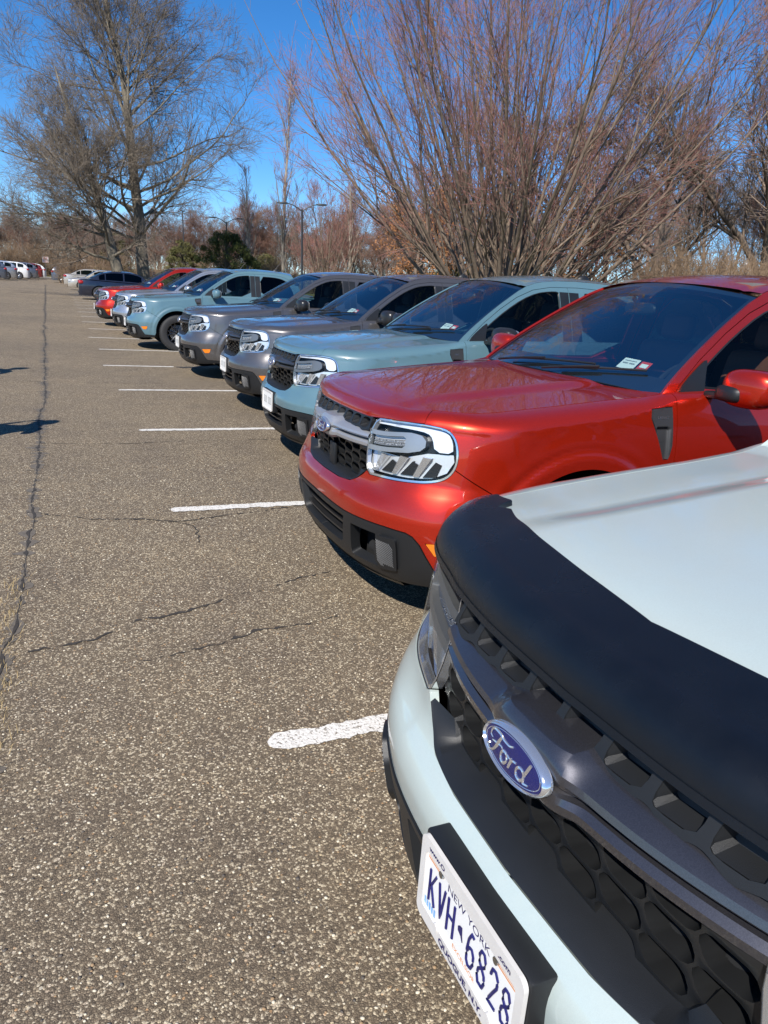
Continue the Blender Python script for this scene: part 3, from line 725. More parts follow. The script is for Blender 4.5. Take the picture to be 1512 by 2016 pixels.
    xs = [1.38, 1.46, 1.53, 1.60, 1.69, 1.78, 1.87, 1.96, 2.05, 2.14, 2.24, 2.34, 2.5, 2.7, 2.9, 3.05, 3.2, 3.30, 3.37, 3.42, 3.46, 3.50, 3.55, 3.60, 3.635]
    outl = [(x, float(z_top(x))) for x in xs]
    belt = lambda x: float(Hz(x, .815))-.02
    frame_out = outl+[(3.63, belt(3.63)), (1.40, belt(1.45)-.02)]
    off_in = .058
    din = [(1.475, belt(1.48)), (1.53, 1.175), (1.66, 1.285), (1.84, 1.41), (2.02, 1.515), (2.20, 1.588), (2.40, 1.622), (2.7, 1.634), (3.0, 1.628), (3.2, 1.608), (3.33, 1.56), (3.42, 1.44), (3.49, 1.27), (3.53, belt(3.53))]
    both('cab_frame', panel(S3, frame_out, [din], step=.025, depth=.02), 'PAINT')
    xB = 2.585
    zi = lambda x: float(np.interp(x, [p[0] for p in din], [p[1] for p in din]))
    d1 = [p for p in din if p[0] < xB]+[(xB, zi(xB)), (xB, belt(xB))]
    d2 = [(xB, belt(xB)), (xB, zi(xB))]+[p for p in din if p[0] > xB]
    w1 = smooth_poly([(1.585, 1.15), (1.62, 1.195), (1.74, 1.29), (1.90, 1.40), (2.08, 1.502), (2.24, 1.562), (2.38, 1.582), (2.47, 1.586), (2.475, 1.56), (2.478, 1.15)], 1)
    w2 = smooth_poly([(2.70, 1.165), (2.70, 1.585), (2.98, 1.586), (3.16, 1.565), (3.27, 1.52), (3.35, 1.42), (3.42, 1.27), (3.43, 1.175), (3.41, 1.165)], 1)
    dl1.merge(panel(S3, d1, [w1], step=.025, depth=.02)); both('front_door', dl1, 'PAINT')
    dl2.merge(panel(S3, d2, [w2], step=.025, depth=.02)); both('rear_door', dl2, 'PAINT')
    pil = [(2.482, 1.15), (2.482, 1.588), (2.692, 1.588), (2.692, 1.15)]
    both('pillar_trim', panel(lambda x, z: S3(x, z, .003), [(2.486, 1.15), (2.486, 1.588), (2.580, 1.588), (2.580, 1.15)], step=.03, depth=.012, gap=0).merge(
        panel(lambda x, z: S3(x, z, .003), [(2.590, 1.15), (2.590, 1.588), (2.694, 1.588), (2.694, 1.15)], step=.03, depth=.012, gap=0)), 'plastic')
    both('front_window', panel(lambda x, z: S3(x, z, -.010), w1, step=.06, depth=0, gap=-.006), 'side_glass')
    both('rear_window', panel(lambda x, z: S3(x, z, -.010), w2, step=.06, depth=0, gap=-.006), 'tint_glass')
    m = MB()
    for wpoly in (w1, w2):
        q = np.array(densify(wpoly, .03)); q = np.r_[q, q[:1]]; m.tube(S3(q[:, 0], q[:, 1], -.002), .006, 5, caps=False)
    both('window_seal', m, 'plastic')
    # glass run / belt moulding
    # windscreen between the two front pillars
    def Wsc(u, v):
        x = 1.415+(2.135-1.415)*v+.02*np.sin(v*PI); zt = z_top(x)-.012
        bow = .205*(1-v)+.085*v
        return np.stack([x-bow*(1-u**2), -(ycab(x, zt)-.012)*u, zt-.004+(.036*(1-v)+.052*v)*(1-u**2)], -1)
    u = np.linspace(-1, 1, 41); v = np.linspace(0, 1, 25); U, V = np.meshgrid(u, v, indexing='ij')
    m = MB(); m.grid(Wsc(U, V)); put('windshield', m, 'windshield_glass')
    # black frit band round the glass
    m = MB()
    for (ua, ub, va, vb) in ((-1, 1, .93, 1.0), (-1, 1, 0, .10), (-1, -.95, .1, .93), (.95, 1, .1, .93)):
        uu, vv = np.meshgrid(np.linspace(ua, ub, 31 if ub-ua > 1 else 4), np.linspace(va, vb, 4 if ub-ua > 1 else 25), indexing='ij')
        q = Wsc(uu, vv); q[..., 0] += .004; q[..., 2] -= .004; m.grid(q)
    uu, vv = np.meshgrid(np.linspace(-.16, .16, 7), np.linspace(.80, .94, 5), indexing='ij'); q = Wsc(uu, vv); q[..., 0] += .004; q[..., 2] -= .004; m.grid(q)
    put('windshield_frit', m, 'plastic_gloss')
    # roof
    xe = np.r_[2.135, np.linspace(2.16, 3.40, 24), 3.42]
    A, B = np.meshgrid(np.linspace(-1, 1, 41), np.arange(len(xe)), indexing='ij'); X = xe[B]
    zt = z_top(X); ye = ycab(X, zt)
    zc = pchip([2.05, 2.135, 2.25, 2.45, 2.75, 3.1, 3.42], [1.64, 1.655, 1.685, 1.716, 1.736, 1.730, 1.70])(X)
    pw = 1-np.abs(A)**2.3
    fx = (X-2.135)/(3.42-2.135)
    xx = X-.085*(1-fx)*(1-A**2)+.05*fx*(1-A**2)
    groove = -.006*np.exp(-((np.abs(A)-.86)/.02)**2)
    m = MB(); m.grid(np.stack([xx, -ye*A, zt+(zc-zt)*pw+groove-.001], -1)); put('roof', m, 'PAINT')
    m = MB()
    u = np.linspace(-1, 1, 21); v = np.linspace(0, 1, 9); U, V = np.meshgrid(u, v, indexing='ij'); xr = 3.635-(3.635-3.42)*V
    m.grid(np.stack([xr+.05*(1-U**2)-.0, -(ycab(xr, z_top(xr))-.004)*U, z_top(xr)-.006+.02*(1-U**2)], -1)); put('back_window', m, 'tint_glass')
    m = MB(); m.box((2.75, 0, 1.66), (1.1, 1.0, .02)); put('headliner', m, 'headliner')
    # antenna
    m = MB(); v_, f_ = ellipsoid((3.22, 0, 1.72), (.075, .03, .05), 12, 8); m.add(v_, f_); m.tube([(3.20, 0, 1.755), (3.28, 0, 1.86), (3.36, 0, 1.93)], [.006, .004, .003], 6); put('antenna', m, 'plastic')
    # -------- pickup bed
    m = MB(); m.box((4.30, 0, .70), (1.36, 1.40, .03)); m.box((3.63, 0, .90), (.03, 1.62, .44)); m.box((5.0, 0, .9), (.03, 1.5, .40))
    for sg in (-1, 1): m.box((4.3, sg*.72, .92), (1.40, .03, .44)); m.box((4.3, sg*.775, 1.125), (1.38, .12, .02))
    put('bed_liner', m, 'plastic', smooth=False)
    # -------- grille
    aa = np.linspace(-.41, .41, 121)
    m = MB(); m.grid(np.stack([W(aa, z, d) for d, z in ((.125, .955), (.150, .90), (.16, .80), (.16, .66), (.13, .60))], 0)); put('grille_back', m, 'void')
    # upper row: frame with slanted pockets
    gd = lambda z: .090+(z-.895)*.40
    cells = []; n = 8; pitch = .096
    for k in np.arange(-3.5, 4):
        c = k*pitch
        cells.append(smooth_poly([(c-.041, .897), (c-.035, .938), (c+.037, .938), (c+.041, .921), (c+.032, .893), (c-.031, .890)], 1))
    low_edge = [(a_, .882-.005*math.cos((a_/pitch+.5)*2*PI)) for a_ in np.linspace(.392, -.392, 80)]
    o = [(-.387, .948), (.387, .948)]+low_edge
    fr = panel(lambda a, z: W(a, z, gd(z)), o, cells, step=.02, gap=0, depth=.03, bstep=.008, flip=False)
    put('grille_upper_frame', fr, 'plastic')
    pk = MB()
    def pocket_at(c):
        # hexagonal pocket: five-sided funnel down to a sloping floor
        ou = np.array([(c-.041, .897), (c-.035, .938), (c+.037, .938), (c+.041, .921), (c+.032, .893), (c-.031, .890)])
        ce = np.array([c+.002, .915]); inn = ce+(ou-ce)*np.array([.74, .55])
        a0 = W(ou[:, 0], ou[:, 1], gd(ou[:, 1])+.002); a1 = W(inn[:, 0], inn[:, 1], gd(inn[:, 1])+.030)
        q = MB(); k = len(ou)
        q.add(np.r_[a0, a1], [[i, (i+1) % k, k+(i+1) % k, k+i] for i in range(k)]+[[k+i for i in range(k)]]); return q
    for i, k in enumerate(np.arange(-3.5, 4)):
        put('grille_pocket|%d' % i, pocket_at(k*pitch), 'plastic', smooth=False)
    # the two-lipped bar with a fairing round the badge
    prof = [(.135, .893), (.098, .889), (.060, .880), (.040, .868), (.036, .858), (.044, .850), (.076, .848), (.080, .843), (.076, .838), (.050, .835), (.040, .826), (.042, .812), (.058, .802), (.110, .799)]
    A = np.linspace(-.405, .405, 221); m = MB(); rows = []
    g = np.exp(-(np.abs(A)/.104)**6); end = .042*(np.abs(A)/.40)**2
    for i, (d, z) in enumerate(prof):
        k = abs(z-.846); fill = .026+max(0, k-.030)*1.2
        dd = d+end; zz = np.full_like(A, z)
        if 1 <= i <= len(prof)-2: dd = dd*(1-g)+np.minimum(dd, fill)*g; zz = z+g*(z-.846)*.22
        else: zz = z+g*(z-.846)*.25
        rows.append(W(A, zz, dd))
    m.grid(np.stack(rows, 0)); put('grille_bar', m, 'BAR', angle=28)
    # lower mesh: staggered stretched cells
    w_, t_, hgt = .0535, .0185, .058; px_ = 2*w_-t_; holes = []
    for ci in range(-5, 6):
        for ri in range(-1, 5):
            c = ci*px_; zc_ = .655+ri*hgt*.93-(.5*hgt*.93 if ci % 2 else 0)
            h2 = hgt*.385; x2 = w_*.90
            cell = [(c-x2, zc_+.004), (c-x2+.014, zc_+h2), (c-.004, zc_+h2-.003), (c+x2-.018, zc_+h2-.004), (c+x2, zc_-.004), (c+x2-.014, zc_-h2), (c+.004, zc_-h2+.003), (c-x2+.018, zc_-h2+.004)]
            if all(abs(p[0]) < .406-(.03 if p[1] < .68 else 0)-(.03 if p[1] < .65 else 0) and .628 < p[1] < .818 for p in cell): holes.append(smooth_poly(cell, 1))
    o = [(-.345, .622), (-.418, .69), (-.410, .822), (.410, .822), (.418, .69), (.345, .622)]
    rel = lambda a, z: .094-.10*(z-.72)*.35+.0055*np.cos(a/px_*PI)*np.cos((z-.655)/(hgt*.93)*2*PI-.9)
    put('grille_mesh', panel(lambda a, z: W(a, z, rel(a, z)), o, holes, step=.009, gap=0, depth=.045, bstep=.006), 'MESH')
    # black shelf under the mesh, up the sides to the lamps
    pth = [(0, .622, .644), (.20, .624, .644), (.315, .634, .648), (.365, .657, .668), (.413, .690, .692)]
    m = MB(); ys = np.array([p[0] for p in pth]); fz0 = pchip(ys, [p[1] for p in pth]); fz1 = pchip(ys, [p[2] for p in pth])
    a_ = np.linspace(0, .413, 60); z0 = fz0(a_); ai = np.minimum(a_, .31+.3*np.maximum(0, a_-.31))
    half = np.stack([W(a_, z0, dprof(a_, z0)+.012), W(a_, z0+.002, dprof(a_, z0)-.001), W(a_, z0+.010, dprof(a_, z0)+.008), W(ai, fz1(a_)+.002, .088), W(ai, fz1(a_)+.012, .12)], 0)
    m.grid(half[::-1]); sym('grille_shelf', m, 'plastic', angle=30)
    # badge: oval in a bright rim
    def oval(rx, rz, d, z0=.846, n=48, tilt=.0):
        t = np.linspace(0, 2*PI, n, endpoint=False); return W(rx*np.cos(t), z0+rz*np.sin(t), d+.15*rz*np.sin(t)*1.0)
    m = MB(); k = 48
    rings = [oval(.0865, .0372, .024), oval(.086, .037, .012), oval(.081, .0332, .008), oval(.0785, .0312, .012)]
    m.add(np.concatenate(rings), [[i*k+j, i*k+(j+1) % k, (i+1)*k+(j+1) % k, (i+1)*k+j] for i in range(3) for j in range(k)]); put('badge_rim', m, 'chrome', angle=50)
    m = MB(); rings = [oval(.0785, .0312, .0118), oval(.057, .0226, .0100), oval(.028, .011, .0092), oval(.001, .0005, .009)]
    m.add(np.concatenate(rings), [[i*k+j, i*k+(j+1) % k, (i+1)*k+(j+1) % k, (i+1)*k+j] for i in range(3) for j in range(k)]); put('badge', m, 'badge_blue')
    m = MB(); q = oval(.0735, .0280, .0112); m.tube(np.r_[q, q[:1]], .0007, 4, caps=False)
    def stroke(pts, r, n=24):
        p = np.array(pts, float); c = np.r_[0, np.cumsum(np.linalg.norm(np.diff(p, axis=0), axis=1))]; t = np.linspace(0, c[-1], n)
        for _ in range(1): xx_, zz_ = pchip(c, p[:, 0])(t), pchip(c, p[:, 1])(t)
        rr = np.interp(t/c[-1], np.linspace(0, 1, len(r)), r)
        ax_, az_ = xx_*.056, .846+zz_*.044
        m.tube(W(ax_, az_, .0088+.15*(az_-.846)), rr*.052, 6)
    el = lambda cx_, cz_, rx, rz: [(cx_+rx*math.cos(t), cz_+rz*math.sin(t)) for t in np.linspace(.4, .4+2*PI, 15)]
    stroke([(-.93, .06), (-1.06, .14), (-1.04, .32), (-.86, .43), (-.62, .42), (-.38, .34), (-.16, .33), (.02, .42)], [.02, .03, .05, .045, .04, .03])
    stroke([(-.52, .40), (-.60, .18), (-.68, -.08), (-.80, -.30), (-.98, -.40), (-1.10, -.30), (-1.02, -.20)], [.04, .06, .06, .04, .03, .03])
    stroke([(-.92, -.02), (-.72, .02), (-.46, .06), (-.40, .0)], [.02, .035, .03, .02])
    stroke(el(-.26, -.18, .15, .20), [.03, .055, .03, .055, .03])
    stroke([(-.12, .0), (.0, -.04), (.08, .02)], [.03, .03, .03], 8); stroke([(.10, .02), (.05, -.18), (.02, -.36)], [.05, .05, .04], 10); stroke([(.07, -.12), (.18, .0), (.30, .02)], [.03, .04, .04], 10)
    stroke(el(.52, -.18, .17, .20), [.03, .055, .03, .055, .03]); stroke([(.86, .40), (.78, .14), (.70, -.18), (.74, -.36), (.92, -.30)], [.05, .055, .05, .04, .03])
    put('badge_script', m, 'chrome')
    # plain black plate pad on the mesh (trucks without a plate show it)
    m = MB(); m.box((.082, 0, .69), (.02, .072, .13), bev=.006); put('sensor_pad', m, 'plastic')
    # -------- head lamp
    dep = lambda s, v, k: S1(s, v, -k)
    hm = MB(); q = np.array(densify(HL, .012)); n = len(q)
    a0 = S1(q[:, 0], q[:, 1], -.002); a1 = S1(q[:, 0], q[:, 1], -.055)
    hm.add(np.r_[a0, a1], [[i, (i+1) % n, n+(i+1) % n, n+i] for i in range(n)]); hm.hasn = False
    bp_ = panel(lambda s, v: S1(s, v, -.055), HL, step=.03, gap=0, depth=0); bp_.hasn = False; hm.merge(bp_)
    both('lamp_housing', hm, 'lamp_black')
    ring_in = inset(HL, .009); ring_in = ring_in.tolist()
    both('lamp_bezel', panel(lambda s, v: S1(s, v, -.004), HL, [ring_in], step=.012, gap=.0, depth=.022, bstep=.01), 'chrome')
    both('lamp_lens', panel(lambda s, v: S1(s, v, .0005), HL, step=.03, gap=.002, depth=0), 'lens_glass')
    drl = smooth_poly([(.395, .922), (.395, .940), (.55, .948), (.72, .957), (.85, .955), (.915, .940), (.945, .905), (.950, .858), (.845, .856), (.825, .912), (.79, .932), (.70, .936), (.55, .930)], 1)
    both('running_light', panel(lambda s, v: S1(s, v, -.018), drl, step=.015, gap=0, depth=.03, bstep=.01), 'lamp_white')
    up = lambda s, v: v+.034*sstep(s, .42, .78)
    cbr = [(.392, .878), (.392, .896), (.70, .894), (.765, .884), (.792, .864), (.792, .838), (.765, .818), (.70, .806), (.402, .806), (.402, .824), (.43, .828), (.66, .826), (.675, .834), (.675, .868), (.66, .876), (.42, .876)]
    both('lamp_bracket', panel(lambda s, v: S1(s, up(s, v), -.004-.006*sstep(s, .66, .78)), cbr, step=.012, gap=0, depth=.05, bstep=.008), 'LAMPBAR')
    sig = [(.425, .829), (.425, .873), (.668, .873), (.668, .829)]
    both('turn_signal', panel(lambda s, v: S1(s, up(s, v), -.022+.004*np.cos(v*520)), sig, step=.006, gap=0, depth=.02), 'reflector')
    m = panel(lambda s, v: S1(s, v, -.034), [(.420, .708), (.412, .800), (.66, .806), (.80, .842), (.955, .850), (.962, .82), (.925, .77), (.84, .737), (.70, .722)], step=.03, gap=0, depth=.0); m.hasn = False
    both('lamp_bowl', m, 'reflector')
    m = MB()
    for c in (.52, .655, .79):
        k = (c-.52)*.10; fin = [(c-.052, .718+k*.6), (c-.022, .720+k*.6), (c+.045, .800+k), (c-.002, .802+k)]
        q = panel(lambda s, v: S1(s, v, -.010-.12*np.maximum(0, .80+k-v)), fin, step=.012, gap=0, depth=.03); q.hasn = False; m.merge(q)
    both('lamp_fin', m, 'chrome', smooth=False)
    m = MB()
    for c in (.575, .71, .845):
        k = (c-.575)*.10; fin = [(c-.055, .724+k*.5), (c+.020, .728+k*.6), (c+.045, .775+k), (c+.010, .785+k)]
        q = panel(lambda s, v: S1(s, v, -.026), fin, step=.015, gap=0, depth=.01); q.hasn = False; m.merge(q)
    both('lamp_recess', m, 'lamp_black', smooth=False)
    # -------- mirror
    v_, f_ = ellipsoid((1.70, -1.045, 1.185), (.075, .135, .088), 28, 18, 2.9)
    v_[:, 0] += .10*np.maximum(0, (v_[:, 1]+1.045)*-1)*1.0; v_[:, 2] += .05*(v_[:, 1]+1.045)*-.4
    m = MB(); m.add(v_, f_); both('mirror_housing', m, 'MIRROR', angle=180)
    v2_, f2_ = ellipsoid((1.676, -.985, 1.155), (.070, .080, .040), 20, 12, 3.2); m = MB(); m.add(v2_, f2_)
    m.box((1.665, -.90, 1.135), (.065, .12, .032), bev=.01)
    both('mirror_base', m, 'plastic')
    sail = smooth_poly([(1.500, 1.125), (1.545, 1.185), (1.68, 1.285), (1.70, 1.285), (1.68, 1.22), (1.66, 1.12)], 1)
    both('mirror_sail', panel(lambda x, z: S3(x, z, .012), sail, step=.02, gap=0, depth=.02), 'plastic')
    v3_, f3_ = ellipsoid((1.772, -1.05, 1.185), (.006, .115, .072), 20, 12, 3.0); v3_[:, 0] += .10*np.maximum(0, (v3_[:, 1]+1.05)*-1); m = MB(); m.add(v3_, f3_); both('mirror_glass', m, 'chrome')
    # door handles
    for nm, xh in (('front', 2.42), ('rear', 3.40)):
        m = MB(); sh_ = float(s_of_x(xh)); pts = [S1(sh_-.10, 1.0, .0), S1(sh_-.09, 1.0, .03), S1(sh_+.09, 1.0, .03), S1(sh_+.10, 1.0, .0)]; m.tube(np.array(pts), .014, 8); both('door_handle_'+nm, m, 'plastic')
    # wipers
    m = MB()
    wp = lambda u, v: Wsc(np.array(u), np.array(v))+np.array([-.012, 0, .014])
    for (u0, v0, u1, v1) in ((-.30, .02, .52, .085), (.30, .02, .85, .11)):
        uu = np.linspace(u0, u1, 10); vv = np.linspace(v0, v1, 10); m.tube(wp(uu, vv), .006, 5); m.tube(wp(np.linspace(u0-.12, (u0+u1)/2, 6), np.linspace(-.01, (v0+v1)/2, 6))+np.array([-.006, 0, .008]), .007, 5)
    put('wiper', m, 'plastic')
    # stickers low on the driver's side of the glass
    def wpatch(ua, ub, va, vb, out=-.0045):
        uu, vv = np.meshgrid(np.linspace(ua, ub, 5), np.linspace(va, vb, 4), indexing='ij'); q = Wsc(uu, vv); q[..., 0] -= out; q[..., 2] += out; g = MB(); g.grid(q); return g
    put('inspection_sticker', wpatch(.625, .735, .115, .190), 'sticker_white'); put('registration_sticker', wpatch(.748, .815, .122, .186), 'sticker_red')
    g = wpatch(.760, .805, .14, .168, -.003); put('sticker_patch', g, 'sticker_white')
    g = wpatch(.64, .675, .150, .158, -.003); g.merge(wpatch(.685, .72, .150, .158, -.003)); g.merge(wpatch(.64, .72, .170, .175, -.003)); g.hasn = False; put('sticker_print', g, 'ink_grey')
    # -------- interior
    m = MB(); m.box((1.62, 0, 1.02), (.42, 1.46, .20), bev=.05); m.box((1.78, 0, .92), (.3, 1.42, .22), bev=.04); m.box((2.1, 0, .75), (.6, .24, .3), bev=.04)
    for sg in (-1, 1): m.box((2.55, sg*.76, .86), (1.9, .05, .40), bev=.02)
    put('dashboard', m, 'interior')
    t = np.linspace(0, 2*PI, 25); m = MB(); m.tube(np.stack([1.93+.06*np.sin(t), -.38+.18*np.cos(t), 1.05+.17*np.sin(t)], -1), .016, 8, caps=False); m.box((1.91, -.38, 1.05), (.04, .30, .05), bev=.01); put('steering_wheel', m, 'interior')
    def seat(x, y, w):
        g = MB(); g.box((x, y, .66), (.52, w, .20), bev=.06, seg=3)
        g.box((x+.28, y, 1.0), (.16, w, .62), Matrix.Rotation(R_(14), 3, 'Y'), bev=.06, seg=3)
        return g
    def rest(x, y):
        g = MB(); g.box((x+.36, y, 1.40), (.10, .25, .17), Matrix.Rotation(R_(10), 3, 'Y'), bev=.045, seg=3)
        g.tube([(x+.34, y-.06, 1.25), (x+.36, y-.06, 1.36)], .008, 6); g.tube([(x+.34, y+.06, 1.25), (x+.36, y+.06, 1.36)], .008, 6); return g
    for i, y in enumerate((-.38, .38)):
        put('seat|%d' % i, seat(2.25, y, .52), 'SEAT'); put('headrest|%d' % i, rest(2.25, y), 'SEAT')
    put('rear_seat', seat(3.05, 0, 1.36), 'SEAT'); 
    for i, y in enumerate((-.42, .42)): put('rear_headrest|%d' % i, rest(3.05, y), 'SEAT')
    m = MB(); v_, f_ = ellipsoid((1.92, 0, 1.50), (.02, .125, .036), 16, 10, 3); m.add(v_, f_); m.tube([(1.90, 0, 1.52), (1.86, 0, 1.56)], .012, 6); put('rear_view_mirror', m, 'plastic')
    # -------- wheels (centre at the origin, outer face towards -y)
    prof = [(.225, .10), (.30, .108), (.345, .10), (.357, .07), (.360, 0), (.357, -.07), (.345, -.10), (.31, -.112), (.26, -.108), (.225, -.098)]
    m = MB(); m.lathe(prof, 48)
    for k in range(48):
        a = 2*PI*k/48
        for yy_, ph in ((-.052, 0), (.0, .5), (.052, 0)):
            aa_ = a+ph*2*PI/48; m.box((.3605*math.cos(aa_), yy_, .3605*math.sin(aa_)), (.012, .040, .030), Matrix.Rotation(-aa_, 3, 'Y'))
    put('tyre', m, 'rubber', angle=50)
    m = MB(); m.lathe([(.228, .09), (.222, -.06), (.232, -.094), (.224, -.104), (.212, -.096), (.205, -.05), (.20, .08)], 48)
    for k in range(6):
        a = 2*PI*k/6
        for da in (-.16, .16):
            a0, a1 = a+da*.9, a+da*1.3
            p0 = np.array([.05*math.cos(a0), -.078, .05*math.sin(a0)]); p1 = np.array([.212*math.cos(a1), -.088, .212*math.sin(a1)]); m.tube([p0, (p0+p1)/2+[0, .012, 0], p1], [.016, .013, .015], 6)
    m.lathe([(.001, -.075), (.06, -.082), (.068, -.07), (.068, -.02)], 20); put('rim', m, 'RIM', angle=35)
    m = MB()
    for k in range(5):
        a = 2*PI*k/5; m.tube([(.048*math.cos(a), -.07, .048*math.sin(a)), (.048*math.cos(a), -.098, .048*math.sin(a))], .010, 6)
    put('lug_nut', m, 'chrome')
    m = MB(); m.lathe([(.001, .0), (.16, .0), (.16, .03), (.001, .03)], 24); put('brake_disc', m, 'alloy')
    # mud flap
    for nm, xm in (('front', 1.42), ('rear', 4.50)):
        m = MB(); m.box((xm, -.80, .30), (.012, .20, .26), bev=.004, seg=1); both('mud_flap_'+nm, m, 'plastic')
    return P, Wsc
TRUCK, WSC = truck_meshes()
SLOT = {'PAINT': 0, 'BAR': 1, 'MIRROR': 2, 'SEAT': 3, 'RIM': 4, 'LAMPBAR': 5}
def text_mesh(body, size, name='lettering', bold=0.0, sx=1.0):
    cu = bpy.data.curves.new('txt', 'FONT'); cu.body = body; cu.size = size; cu.align_x = 'CENTER'; cu.align_y = 'CENTER'; cu.offset = bold; cu.resolution_u = 3
    o = bpy.data.objects.new('txt', cu); me = bpy.data.meshes.new_from_object(o); bpy.data.objects.remove(o); bpy.data.curves.remove(cu)
    v = np.array([tuple(p.co) for p in me.vertices]); f = [tuple(p.vertices) for p in me.polygons]; bpy.data.meshes.remove(me)
    v[:, 0] *= sx
    return v, f
def make_truck(loc, rz, label, opt):
    """one pickup with all its parts; opt picks paint, trim and what is bolted on"""
    root = empty('pickup_truck', loc, rz); tag(root, label, 'pickup truck', 'pickup trucks parked in a row')
    mats = {'PAINT': opt['paint'], 'BAR': opt.get('bar', 'bar_dark'), 'MIRROR': opt.get('mirror', opt['paint']), 'SEAT': opt.get('seat', 'seat_cloth'), 'RIM': opt.get('rim', 'rim_black'), 'LAMPBAR': opt.get('lampbar', 'lamp_grey'), 'MESH': 'grille_plastic'}
    made = {}
    def part(key, parent=root, name=None):
        me, mt = TRUCK[key]
        o = bpy.data.objects.new(name or key.split('|')[0], me); COL.objects.link(o); o.parent = parent
        if not len(me.materials): me.materials.append(MATS[mats.get(mt, mt)])
        o.material_slots[0].link = 'OBJECT'; o.material_slots[0].material = MATS[mats.get(mt, mt)]
        made[key] = o
        if key.split('|')[0] in ('lug_nut', 'lamp_fin', 'lamp_recess', 'fog_cover_rib', 'badge_script', 'grille_slat', 'sticker_print'): o['kind'] = 'stuff'
        return o
    sub = {'fog_cover_rib': 'fog_lamp_cover', 'badge_rim': 'badge', 'badge_script': 'badge', 'windshield_frit': 'windshield', 'inspection_sticker': 'windshield', 'registration_sticker': 'windshield',
           'sticker_print': 'windshield', 'sticker_patch': 'windshield', 'lamp_bezel': 'lamp_housing', 'lamp_lens': 'lamp_housing', 'running_light': 'lamp_housing', 'lamp_bracket': 'lamp_housing', 'turn_signal': 'lamp_housing',
           'lamp_bowl': 'lamp_housing', 'lamp_fin': 'lamp_housing', 'lamp_recess': 'lamp_housing', 'mirror_base': 'mirror_housing', 'mirror_glass': 'mirror_housing', 'mirror_sail': 'front_door',
           'front_window': 'front_door', 'rear_window': 'rear_door', 'door_handle_front': 'front_door', 'door_handle_rear': 'rear_door',
           'grille_pocket': 'grille_upper_frame', 'hood_liner': 'hood'}
    nm = {'lamp_housing': 'headlight', 'door_handle_front': 'door_handle', 'door_handle_rear': 'door_handle', 'front_door': 'door', 'rear_door': 'door', 'front_window': 'window', 'rear_window': 'window', 'back_window': 'window', 'mirror_housing': 'mirror', 'rear_headrest': 'headrest', 'mud_flap_front': 'mud_flap', 'mud_flap_rear': 'mud_flap', 'rear_seat': 'seat'}
    skip = set(opt.get('skip', ())) | {'tyre', 'rim', 'lug_nut', 'brake_disc'}
    keys = [k for k in TRUCK if k.split('|')[0] not in skip]
    for k in keys:
        if k.split('|')[0] not in sub: part(k, root, nm.get(k.split('|')[0]))
    for k in keys:
        b = k.split('|')[0]
        if b in sub:
            par = sub[b]; par = par if par in made else par+'|'+k.split('|')[1] if par+'|'+k.split('|')[-1] in made else None
            if par is None: continue
            part(k, made[par], nm.get(b))
    for x, y in ((.95, -.80), (.95, .80), (4.026, -.80), (4.026, .80)):
        w = empty('wheel', (x, y, .360), 0 if y < 0 else PI, root)
        for k in ('tyre', 'rim', 'lug_nut', 'brake_disc'): part(k, w)
    # lettering on the fender vent
    if opt.get('vent_text'):
        v, f = text_mesh(opt['vent_text'], .017, sx=1.25)
        s0 = float(s_of_x(1.366)); p = S1(s0+v[:, 0], 1.028+v[:, 1], .0058)
        me = bpy.data.meshes.new('vent_lettering'); me.from_pydata(p.tolist(), [], f); link_mesh('vent_lettering', me, 'alloy', made['fender_vent|L'])
    if opt.get('fold'):      # passenger mirror folded back against the door
        pv = Vector((1.66, .90, 1.15)); made['mirror_housing|R'].matrix_basis = Matrix.Translation(pv) @ Matrix.Rotation(R_(-72), 4, 'Z') @ Matrix.Translation(-pv)
    if opt.get('plate'): make_plate(root, opt['plate'])
    if opt.get('deflector'): make_deflector(root)
    return root
GLY = {  # stroke letters on a 0..1 x 0..1 cell
 'K': [[(0, 0), (0, 1)], [(1, 1), (.05, .42)], [(.28, .58), (1, 0)]], 'V': [[(0, 1), (.5, 0), (1, 1)]], 'H': [[(0, 0), (0, 1)], [(1, 0), (1, 1)], [(0, .5), (1, .5)]],
 '6': [[(.85, .95), (.5, 1), (.15, .75), (0, .4), (.05, .12), (.35, 0), (.75, .03), (1, .22), (.97, .45), (.7, .58), (.35, .55), (.05, .38)]],
 '8': [[(.5, .53), (.15, .64), (.08, .82), (.3, .98), (.7, .98), (.92, .82), (.85, .64), (.5, .53), (.1, .4), (0, .2), (.2, .02), (.8, .02), (1, .2), (.9, .4), (.5, .53)]],
 '2': [[(.03, .78), (.2, .97), (.6, 1), (.95, .85), (.92, .62), (.5, .35), (0, 0), (1, 0)]]}
